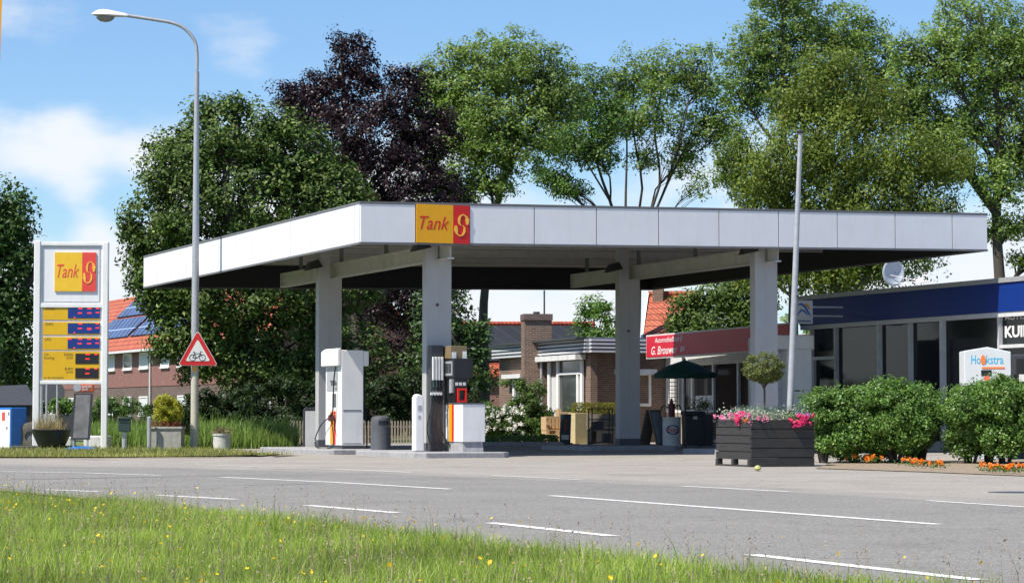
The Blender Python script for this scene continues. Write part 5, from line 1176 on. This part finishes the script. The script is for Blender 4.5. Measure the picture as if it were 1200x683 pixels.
# parasol
t = thing('parasol', 'dark green parasol over the oil drum in front of the shop', 'parasol', at(803, 70.6)); m = MB()
zt, ze = zy(421.5, 70.6), zy(437.5, 70.6); rp = .90; n = 8; vs = [(0, 0, zt)]; fs = []
for ring_i, (r, z) in enumerate(((.5, zt-(zt-ze)*.42), (rp, ze))):
    for k in range(n*2): a = math.pi*k/n; q = 1 if k % 2 == 0 else .955; vs.append((r*q*math.cos(a), r*q*math.sin(a), z))
for k in range(16): fs += [(0, 1+k, 1+(k+1) % 16), (1+k, 17+k, 17+(k+1) % 16, 1+(k+1) % 16)]
m.add(vs, fs); cn = m.build('canopy', M['parasol'], t, fix=False); mo = cn.modifiers.new('solid', 'SOLIDIFY'); mo.thickness = .012
m = MB(); 
for k in range(16):
    a, b = math.pi*k/n, math.pi*(k+1)/n; q, r = (1, .955) if k % 2 == 0 else (.955, 1)
    m.add([(rp*q*math.cos(a), rp*q*math.sin(a), ze), (rp*r*math.cos(b), rp*r*math.sin(b), ze), (rp*r*math.cos(b), rp*r*math.sin(b), ze-.13), (rp*q*math.cos(a), rp*q*math.sin(a), ze-.13)], [(0, 1, 2, 3)])
va = m.build('valance', M['parasol'], cn, fix=False); mo = va.modifiers.new('solid', 'SOLIDIFY'); mo.thickness = .012
m = MB(); m.tube([(0, 0, 0), (0, 0, zt+.04)], .022, 8); m.build('pole', M['dark'], t)
for k in range(8): a = math.pi*k/4; m = MB(); m.tube([(0, 0, zt-.25), (.62*math.cos(a), .62*math.sin(a), zt-(zt-ze)*.55)], .008, 4); m.build('rib', M['black'], t)
t = thing('clipped_hedge', 'planter trough with small yellow green bush at the shop window', 'planter', at(823, 73)); m = MB(); m.box(-.3, -.2, 0, .3, .2, .95); m.build('trough', M['dark'], t); v, f = leaf_quads(RNG.normal(size=(900, 3))*np.array([.18, .12, .12])+np.array([0, 0, 1.2]), .06, None, .4); fastmesh('foliage', v, f, LM['bush'], t); t.name = 'window_planter'
# ================================================================ lettered cabinet at right
Yh = 50.5; t = thing('ice_cabinet', 'white gable topped cabinet with blue Hookstra lettering behind the hedge', 'cabinet', (xy(1130.5, Yh), Yh, 0), R(-4))
wh = (1182-1130)*Yh/F/.96; zh = zy(411, Yh); zp = zy(406.5, Yh)
m = MB(); m.prism([(0, .0), (wh, 0), (wh, zh-.02), (wh*.5, zp), (0, zh)], 0, .9); m.build('body', mat('cool_white_sheet', (.62, .65, .66), .45, .04), t, bevel=.015)
cy = mat('cyan_lettering', lin('#2aa8d0'), .4, .03); og = mat('orange_lettering', lin('#f08040'), .4, .03); zL = zy(426.5, Yh); hh = zy(416, Yh)-zL
text('lettering', 'Ho', wh*.15, zL, wh*.20, hh, -.0, cy, t, thick=.003, bold=.006); text('lettering', 'kstra', wh*.47, zL, wh*.37, hh, -.0, cy, t, thick=.003, bold=.006)
m = MB(); c0, cz0 = wh*.405, zL+hh*.34; m.prism([(c0+.055*math.cos(a)*(1 if a > 0 else 1), cz0+(.075 if math.sin(a) < 0 else .13)*math.sin(a)) for a in [k*math.pi/8 for k in range(16)]], -.010, -.001); m.build('flame_emblem', og, t)
m = MB(); m.box(wh*.38, -.008, zL-.10, wh*.86, -.001, zL-.06)
m.build('tagline_bar', og, t); m = MB(); m.box(wh*.36, -.012, zy(440, Yh), wh*.58, -.001, zy(433.5, Yh)); m.build('coin_slot', M['black'], t); m = MB(); m.tube([(wh*.48, -.014, zy(443.5, Yh)), (wh*.48, -.001, zy(443.5, Yh))], .06, 14); m.build('sticker', mat('orange_red_sticker', lin('#f06a40'), .4, .03), t)
m = MB(); m.box(wh+.002, .05, .5, wh+.03, .85, zh-.1); m.build('glass_door', M['glass2'], t)
t = thing('vending_machine', 'dark vending machine right of the lettered cabinet', 'vending machine', (xy(1189, 51.5), 51.5, 0), R(-4)); m = MB(); m.box(0, 0, 0, .9, .7, zy(415, 51.3)); m.build('body', M['dark'], t, bevel=.02); m = MB(); m.box(.05, -.012, .7, .62, -.001, zy(420, 51.3)); m.build('glass_front', M['glass'], t)
m = MB()
for k in range(3): m.box(.1, -.02, .95+k*.35, .4, -.013, 1.1+k*.35)
m.build('goods', M['wframe'], t)
# ================================================================ row house at left
H0 = Vector((xy(176, 150), 150)); hb = Vector((.417, -.909)).normalized(); ha = math.atan2(hb.y, hb.x)
sL = sx(52, H0, ha); O = H0+hb*sL; LN = -sL+sx(324, H0, ha)
t = thing('row_house', 'red brick row house with orange tiled roof and solar panels', 'house', (O.x, O.y, 0), ha)
hp = lambda px: sx(px, O, ha)
ze = zy(408, 150); zr = zy(338, 157)
m = MB(); m.box(0, 0, 0, LN, 8, ze*.53); m.build('lower_wall', M['brick_dark'], t); m = MB(); m.box(-.02, -.03, ze*.53, LN+.02, 8.02, ze); m.build('upper_wall', M['brick_red'], t)
m = MB(); m.prismx([(-.5, ze-.05), (4, zr), (8.5, ze-.05), (8.5, ze-.2), (4, zr-.16), (-.5, ze-.2)], -.4, LN+.4); rf = m.build('roof', M['tile'], t)
m = MB(); m.prismx([(0, ze), (8, ze), (4, zr-.2)], .0, LN); m.build('gable', M['brick_red'], t)
m = MB(); m.box(-.4, -.66, ze-.2, LN+.4, -.5, ze-.06); m.build('gutter', M['frame'], t)
sl_ = (zr-ze+.05)/4.5
def roofpt(x, s, d=.06): y = -.5+4.5*s; return (x, y-d*.5, ze-.05+(zr-ze+.05)*s+d)
def panels(x0, x1, s0, s1):
    m = MB(); a = [roofpt(x0, s0), roofpt(x1, s0), roofpt(x1, s1), roofpt(x0, s1)]; b = [roofpt(x, s, .12) for x, s in ((x0, s0), (x1, s0), (x1, s1), (x0, s1))]; m.hexa(a+b); o = m.build('solar_panel', M['solar'], t)
px_ = hp(128)
def uvn(): pass
for (a, b, s0, s1) in ((118, 150, .46, .92), (118, 143, .12, .42), (147, 178, .40, .86), (126, 158, .14, .36)): pass
for (a, b, s0, s1) in ((100, 152, .60, .90), (100, 140, .22, .55), (144, 176, .22, .55), (156, 186, .62, .92), (180, 200, .22, .48)): panels(hp(a), hp(b), s0, s1)
for i, px in enumerate((60, 84, 131, 151, 170, 195, 215, 268, 295)):
    for (z0, z1, tall) in ((zy(431, 150), zy(412, 150), 0), (zy(486, 150), zy(464, 150), 1)):
        x0 = hp(px-5.2); x1 = hp(px+4.8); m = MB(); m.box(x0+.08, -.06, z0+.08, x1-.08, -.045, z1-.08)
        w = m.build('window', M['curtain'] if (i+tall) % 3 else M['glass2'], t); m = MB()
        for q in ((x0, -.10, z0, x0+.09, -.04, z1), (x1-.09, -.10, z0, x1, -.04, z1), (x0+.09, -.10, z0, x1-.09, -.04, z0+.09), (x0+.09, -.10, z1-.09, x1-.09, -.04, z1)): m.box(*q)
        m.box(x0-.05, -.16, z0-.08, x1+.05, -.04, z0-.001); m.build('frame', M['wframe'], w)
for px in (178, 320): m = MB(); m.tube([(hp(px), -.12, 0), (hp(px), -.12, ze-.2)], .06, 6); m.build('downpipe', M['frame'], t)
# solar roofed house behind the bungalow
def simple_house(name, label, px0, px1, Y, ridge, eave, dep, mt, panelspec=(), rot=0, wallm='brick_red', hd=4.0):
    x0 = xy(px0, Y); w = xy(px1, Y)-x0; t = thing(name, label, 'house', (x0, Y, 0), rot); zr = zy(ridge, Y+hd); ze = zy(eave, Y)
    m = MB(); m.box(.2, .4, 0, w-.2, 2*hd-.4, ze); m.build('wall', M[wallm], t); m = MB(); m.prismx([(0, ze-.05), (hd, zr), (2*hd, ze-.05), (2*hd, ze-.2), (hd, zr-.18), (0, ze-.2)], 0, w); m.build('roof', M[mt], t)
    m = MB(); m.prismx([(.4, ze), (2*hd-.4, ze), (hd, zr-.25)], .25, w-.25); m.build('gable', M[wallm], t)
    f_ = lambda x, s, d: (w*x, hd*s-d*.5, ze-.05+(zr-ze+.05)*s+d)
    for (a, b, s0, s1) in panelspec: m = MB(); m.hexa([f_(x, s, .05) for x, s in ((a, s0), (b, s0), (b, s1), (a, s1))]+[f_(x, s, .12) for x, s in ((a, s0), (b, s0), (b, s1), (a, s1))]); m.build('solar_panel', M['solar_dark'], t)
    m = MB(); m.tube([(-.02, hd, zr+.02), (w+.02, hd, zr+.02)], .14, 8); m.build('ridge_tiles', M[mt], t)
    for k in range(max(2, int(w/3.2))):
        x = .8+k*3.1
        if x+1.2 > w: break
        m = MB(); m.box(x, .34, ze*.35, x+1.2, .38, ze*.8); q = m.build('window', M['glass2'], t); m = MB(); m.box(x-.08, .30, ze*.35-.08, x+1.28, .395, ze*.35); m.box(x-.08, .30, ze*.8, x+1.28, .395, ze*.8+.08); m.build('frame', M['wframe'], q)
    return t, w, zr, ze
simple_house('detached_house', 'low red tiled house with black solar panels behind the bungalow', 500, 700, 128, 380, 437, 8, 'tile2', ((.01, .985, .22, .93),))
t, w, zr, ze = simple_house('detached_house', 'orange tiled gabled house behind the rear right column and signboard', 752, 815, 112, 345, 402, 8, 'tile', (), R(-8))
m = MB(); m.prismx([(-.08, ze-.26), (4, zr+.02), (4, zr+.16), (-.08, ze-.08)], -.08, .02); m.build('bargeboard', M['white'], t)
m = MB(); m.box(w*.1, 3.4, zr-1, w*.1+.5, 4.1, zr+.6); m.build('chimney', M['brick'], t)
simple_house('detached_house', 'distant house glimpsed through the dark hedge left of the bin', 395, 482, 135, 432, 462, 8, 'tile2', (), 0, 'brick')
# picket fence
def fence(px0, px1, Y, top, label, n):
    t = thing('picket_fence', label, 'fence', (xy(px0, Y), Y, 0), 0, 'low picket fences behind the pumps'); w = xy(px1, Y)-xy(px0, Y); h = zy(top, Y); m = MB()
    for k in range(n): x = w*k/n; m.prism([(x, .05), (x+w/n*.55, .05), (x+w/n*.55, h-.05), (x+w/n*.28, h), (x, h-.05)], 0, .02)
    m.build('pickets', M['wood_grey'], t); m = MB(); m.box(0, .02, h*.3, w, .05, h*.38); m.box(0, .02, h*.7, w, .05, h*.78); m.build('rails', M['wood_grey'], t)
    for x in (0, w*.5, w-.08): m = MB(); m.box(x, .05, 0, x+.08, .13, h); m.build('post', M['wood_grey'], t)
fence(340, 372, 72, 492, 'pale picket fence left of the rear left column', 9)
fence(424, 486, 74, 492, 'weathered picket fence between the two pumps', 18)
fence(564, 606, 77, 488, 'pale picket fence behind the white roses', 12)
# ================================================================ trees
TL = {}
TL['chest'] = leafmat('chestnut_leaves', (.028, .062, .008), (.085, .145, .02), (.19, .235, .06), trans=.15, rough=.6)
TL['dark'] = leafmat('dark_tree_leaves', (.020, .055, .012), (.065, .13, .025), (.12, .19, .045), trans=.25)
TL['beech'] = leafmat('copper_beech_leaves', (.011, .005, .008), (.030, .013, .017), (.060, .032, .030), trans=.2, rough=.4)
TL['ash'] = leafmat('ash_leaves', (.09, .165, .028), (.20, .30, .06), (.33, .40, .15), trans=.35, rough=.45)
TL['ashdark'] = leafmat('darker_ash_leaves', (.05, .11, .02), (.12, .22, .04), (.2, .28, .08), trans=.3)  # deeper green for the drooping ash
TL['willow'] = leafmat('birch_leaves', (.065, .115, .014), (.155, .21, .03), (.24, .27, .05), trans=.35)
TL['bright'] = leafmat('bright_leaves', (.06, .14, .02), (.14, .26, .045), trans=.3)
tree('chestnut_tree', 'broad dark green chestnut tree behind the left end of the canopy', 290, 84,
     [(215, 200, 55, 50), (275, 165, 60, 48), (335, 190, 62, 55), (385, 245, 55, 48), (190, 260, 45, 48), (270, 250, 95, 70), (210, 330, 55, 50), (300, 340, 95, 60), (385, 330, 60, 60), (165, 300, 28, 35), (240, 400, 55, 50), (320, 420, 75, 60), (400, 420, 60, 55), (330, 150, 25, 25), (200, 180, 25, 25), (355, 215, 70, 40), (240, 130, 20, 14), (275, 128, 18, 12), (150, 270, 14, 14), (188, 350, 30, 32), (208, 395, 30, 32), (225, 430, 26, 20), (175, 330, 24, 30)],
     TL['chest'], M['bark'], 2300, 46, .46, .175, .42, .30, 3, shell=.74, up=.6, aspect=.5)
tree('copper_beech', 'dark purple copper beech rising behind the chestnut tree', 420, 96,
     [(415, 85, 34, 42), (455, 120, 50, 40), (380, 130, 40, 34), (420, 170, 75, 50), (495, 165, 45, 45), (455, 230, 85, 60), (510, 250, 45, 60), (350, 150, 22, 22), (400, 52, 18, 16), (470, 330, 80, 70), (500, 400, 55, 60), (425, 52, 12, 16), (335, 108, 24, 10), (345, 122, 26, 14), (375, 100, 26, 18), (478, 95, 26, 18), (515, 140, 22, 18)],
     TL['beech'], M['bark'], 2000, 46, .40, .145, .4, .25, 4, shell=.68, up=.4, aspect=.5, droop=.2)
AK = dict(up=.55, aspect=.45, group='tall ash trees', shell=.1)
tree('ash_tree', 'tall light green ash tree with visible trunk left of the bungalow', 566, 100,
     [(590, 75, 62, 48), (530, 105, 42, 58), (640, 100, 46, 52), (560, 150, 60, 70), (610, 160, 56, 60), (505, 150, 32, 60), (660, 120, 34, 44), (525, 215, 42, 40), (575, 215, 36, 26), (500, 95, 24, 26)],
     TL['ash'], M['bark'], 1700, 30, .38, .17, .30, .34, 5, limb_k=.25, twigs=50, trunk_px=567, **AK)
tree('ash_tree', 'darker drooping ash tree with bare lower branches right of the tallest left ash', 680, 108,
     [(695, 115, 28, 42), (715, 145, 24, 38), (665, 165, 42, 36), (700, 180, 30, 26), (648, 208, 26, 14), (668, 222, 28, 10)],
     TL['ashdark'], M['bark'], 520, 32, .42, .17, .16, .42, 6, twigs=36, droop=.3, trunk_px=731, limb_k=.3, **AK)
tree('ash_tree', 'sparse open ash tree with bare forked stems above the middle of the canopy', 775, 112,
     [(745, 90, 34, 40), (785, 85, 36, 40), (825, 90, 34, 44), (722, 115, 22, 40), (770, 135, 40, 40), (830, 140, 28, 42), (735, 145, 28, 26), (800, 180, 26, 40), (845, 150, 18, 34), (755, 185, 20, 24), (820, 220, 18, 16)],
     TL['ash'], M['bark'], 880, 26, .38, .17, .12, .50, 7, twigs=60, stems=4, limb_k=.42, trunk_px=740, lean=.15, **AK)
tree('ash_tree', 'big light green ash tree behind the weeping birch', 930, 116,
     [(890, 60, 44, 44), (950, 30, 70, 46), (1005, 50, 42, 46), (868, 105, 32, 44), (925, 100, 56, 56), (985, 110, 50, 56), (1030, 120, 30, 40), (850, 200, 22, 30), (862, 170, 28, 46), (880, 210, 42, 34), (1032, 80, 24, 34), (915, -5, 50, 30)],
     TL['ash'], M['bark'], 1900, 30, .42, .18, .34, .35, 8, twigs=30, limb_k=.25, **AK)
tree('ash_tree', 'tall ash tree with thick branching trunk at the right edge', 1175, 98,
     [(1150, 35, 68, 54), (1105, 75, 50, 50), (1068, 105, 34, 38), (1175, 90, 58, 60), (1215, 60, 50, 60), (1135, 140, 52, 46), (1200, 170, 45, 60), (1085, 150, 36, 34), (1170, 215, 36, 40), (1220, 150, 36, 60), (1195, 265, 32, 22), (1115, 180, 42, 40), (1060, 60, 26, 26), (1055, 130, 26, 34), (1160, 270, 24, 16), (1210, 300, 30, 18)],
     TL['ash'], M['bark'], 2000, 30, .42, .17, .40, .30, 9, twigs=30, limb_k=.30, **AK)
tree('birch_tree', 'drooping olive green birch tree behind the right end of the canopy', 985, 90,
     [(975, 85, 42, 32), (940, 120, 42, 40), (1015, 130, 52, 45), (960, 180, 78, 55), (1050, 190, 62, 50), (895, 215, 44, 48), (1000, 240, 98, 60), (1105, 195, 42, 36), (1085, 255, 52, 50), (930, 270, 72, 48), (1030, 300, 78, 45), (900, 320, 50, 28), (970, 320, 60, 34)],
     TL['willow'], M['bark_pale'], 2500, 36, .40, .16, .26, .3, 10, shell=.55, up=.35, aspect=.45, droop=1.4, zsq=1.5, twigs=5)
tree('leafy_tree', 'dark green tree cut off by the left edge behind the cabinet', 8, 80,
     [(10, 255, 34, 42), (22, 300, 26, 34), (-5, 340, 50, 60), (15, 390, 34, 50), (-20, 280, 40, 50), (10, 440, 30, 30)],
     TL['dark'], M['bark'], 600, 34, .42, .19, .3, .3, 11, shell=.65)
tree('leafy_tree', 'small bright green tree beside the rear right column behind the bungalow', 697, 118,
     [(698, 362, 20, 18), (685, 382, 16, 14), (712, 385, 18, 16), (700, 400, 30, 14)], TL['bright'], M['bark'], 150, 30, .42, .18, .06, .3, 12, trunk_px=698)
tree('leafy_tree', 'bushy dark green tree behind the crimson signboard', 835, 98,
     [(810, 365, 28, 25), (850, 350, 38, 28), (880, 365, 30, 28), (830, 385, 50, 20), (800, 390, 20, 18), (870, 330, 30, 18)], TL['chest'], M['bark'], 460, 34, .42, .18, .25, .3, 13)
tree('leafy_tree', 'dark shady tree between the nozzle pump and the bungalow', 548, 92,
     [(520, 380, 36, 50), (545, 440, 30, 40), (500, 440, 40, 45), (560, 400, 16, 30)], TL['dark'], M['bark'], 230, 34, .55, .20, .25, .3, 14)
# dark shrubbery behind the pumps, tree shade put into its leaf colour
def shrubs(specs):
    for (px, Y, wpx, top, lm, label, seed) in specs:
        w = wpx*Y/F; h = zy(top, Y); r = np.random.default_rng(seed); lob = [(r.uniform(-.5, .5)*w, r.uniform(-.3, .3), h*z_, w*.75, .8, h*q_) for z_, q_ in ((.25, .28), (.45, .34), (.65, .3), (.35, .34), (.75, .25))]
        st = MB()
        for k in range(4): a = r.uniform(-.6, .6)*w; st.tube([(a*.3, 0, -.05), (a, r.uniform(-.2, .2), h*.7)], [.05, .015], 6)
        plant('garden_shrub', label, 'shrub', (xy(px, Y), Y, 0), lob, 130, 60, .22, .13, LM[lm] if lm in LM else TL[lm], seed, stem=st, group='shrubs behind the forecourt', shell=.55)
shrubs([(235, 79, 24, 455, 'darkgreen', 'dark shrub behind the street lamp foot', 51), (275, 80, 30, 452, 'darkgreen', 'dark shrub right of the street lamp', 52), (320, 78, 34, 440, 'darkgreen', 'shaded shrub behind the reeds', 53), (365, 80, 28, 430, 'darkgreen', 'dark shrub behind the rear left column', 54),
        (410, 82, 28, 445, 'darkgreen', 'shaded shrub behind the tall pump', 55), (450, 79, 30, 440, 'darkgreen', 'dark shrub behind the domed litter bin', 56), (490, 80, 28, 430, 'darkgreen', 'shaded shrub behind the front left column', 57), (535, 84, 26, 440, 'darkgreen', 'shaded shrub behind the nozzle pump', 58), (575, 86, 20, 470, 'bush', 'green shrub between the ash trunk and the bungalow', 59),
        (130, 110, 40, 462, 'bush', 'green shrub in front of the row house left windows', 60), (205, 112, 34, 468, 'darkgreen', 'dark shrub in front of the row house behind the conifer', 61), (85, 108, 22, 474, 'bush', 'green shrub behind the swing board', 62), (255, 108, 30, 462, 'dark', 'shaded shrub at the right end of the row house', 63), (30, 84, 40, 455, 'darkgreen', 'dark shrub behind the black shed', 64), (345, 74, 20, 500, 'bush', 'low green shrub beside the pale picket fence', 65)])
# bungalow shrub, roses
st = MB(); st.tube([(0, 0, 0), (0, 0, 2.2)], [.06, .01], 7)
for k in range(9): a = k*2.4; st.tube([(0, 0, .3+k*.16), (.55*math.cos(a), .4*math.sin(a), .7+k*.2)], [.025, .006], 5)
plant('large_shrub', 'tall feathery green shrub in front of the bungalow chimney', 'shrub', (xy(621, 77.7), 77.7, 0), [(.1, 0, .5, .85, .6, .5), (.1, 0, 1.0, .62, .5, .5), (0, 0, 1.5, .42, .35, .45), (-.25, 0, 1.9, .3, .2, .25), (-.5, 0, 1.3, .3, .2, .2), (.35, 0, 1.75, .14, .1, .3), (-.75, 0, 1.95, .35, .15, .10)], 240, 55, .17, .09, LM['bush'], 71, stem=st)
for i, (px, w_) in enumerate(((577, .5), (597, .55))):
    t = plant('rose_bush', ['white flowering rose bush beside the nozzle pump', 'white flowering rose bush left of the tall feathery shrub'][i], 'rose bush', (xy(px, 75.2), 75.2, 0), [(0, 0, .45, w_, .45, .42), (0, 0, .85, w_*.8, .4, .35)], 110, 50, .16, .085, LM['bush'], 73+i, group='white rose bushes')
    r = np.random.default_rng(80+i); cs = np.stack([r.normal(size=26)*w_*.55, -.35+r.normal(size=26)*.15, .35+r.random(26)*.85], 1); v, f = leaf_quads(np.repeat(cs, 22, 0)+r.normal(size=(572, 3))*.035, .065, np.array([0, -.5, 0]), .4, .9, 0, r); fastmesh('white_bloom', v, f, LM['white'], t)
v, f = leaf_quads(RNG.uniform((-2.2, 71.0, .03), (1.4, 74.5, .30), (3600, 3)), .09, None, .4); tag(fastmesh('ground_cover', v, f, LM['bush']), 'low leafy ground cover in the garden bed before the bungalow', 'ground cover', kind='stuff')
m = MB(); m.box(-.5*3.4, -.06, 0, 1.9, .06, .14); tag(m.build('garden_kerb', M['kerb'], None, loc=(-.4, 70.2, 0), rotz=.05, bevel=.02), 'low grey kerb edging the garden bed by the bungalow', 'kerb')
# far hedge line so the horizon is closed by greenery
for i, (x0, x1, Y, h, lb) in enumerate(((-120, -34, 190, 6, 'far dark tree belt beyond the row house on the left'), (18, 110, 170, 9, 'far dark tree belt behind the showroom on the right'), (-12, 20, 200, 3.5, 'far low tree belt behind the houses in the middle'))):
    r = np.random.default_rng(90+i); n = int((x1-x0)*h*8); c = np.stack([r.uniform(x0, x1, n), Y+r.normal(size=n)*2.5, r.random(n)**.8*h*(.7+.3*np.sin(r.uniform(x0, x1, n)))], 1)
    v, f = leaf_quads(c, 1.0, None, .5, .7, 0, r); tag(fastmesh('tree_belt', v, f, TL['dark']), lb, 'tree belt', kind='stuff')
# every leafy thing keeps its stem; purge nothing else
S.cycles.max_bounces = 6; S.cycles.transparent_max_bounces = 4
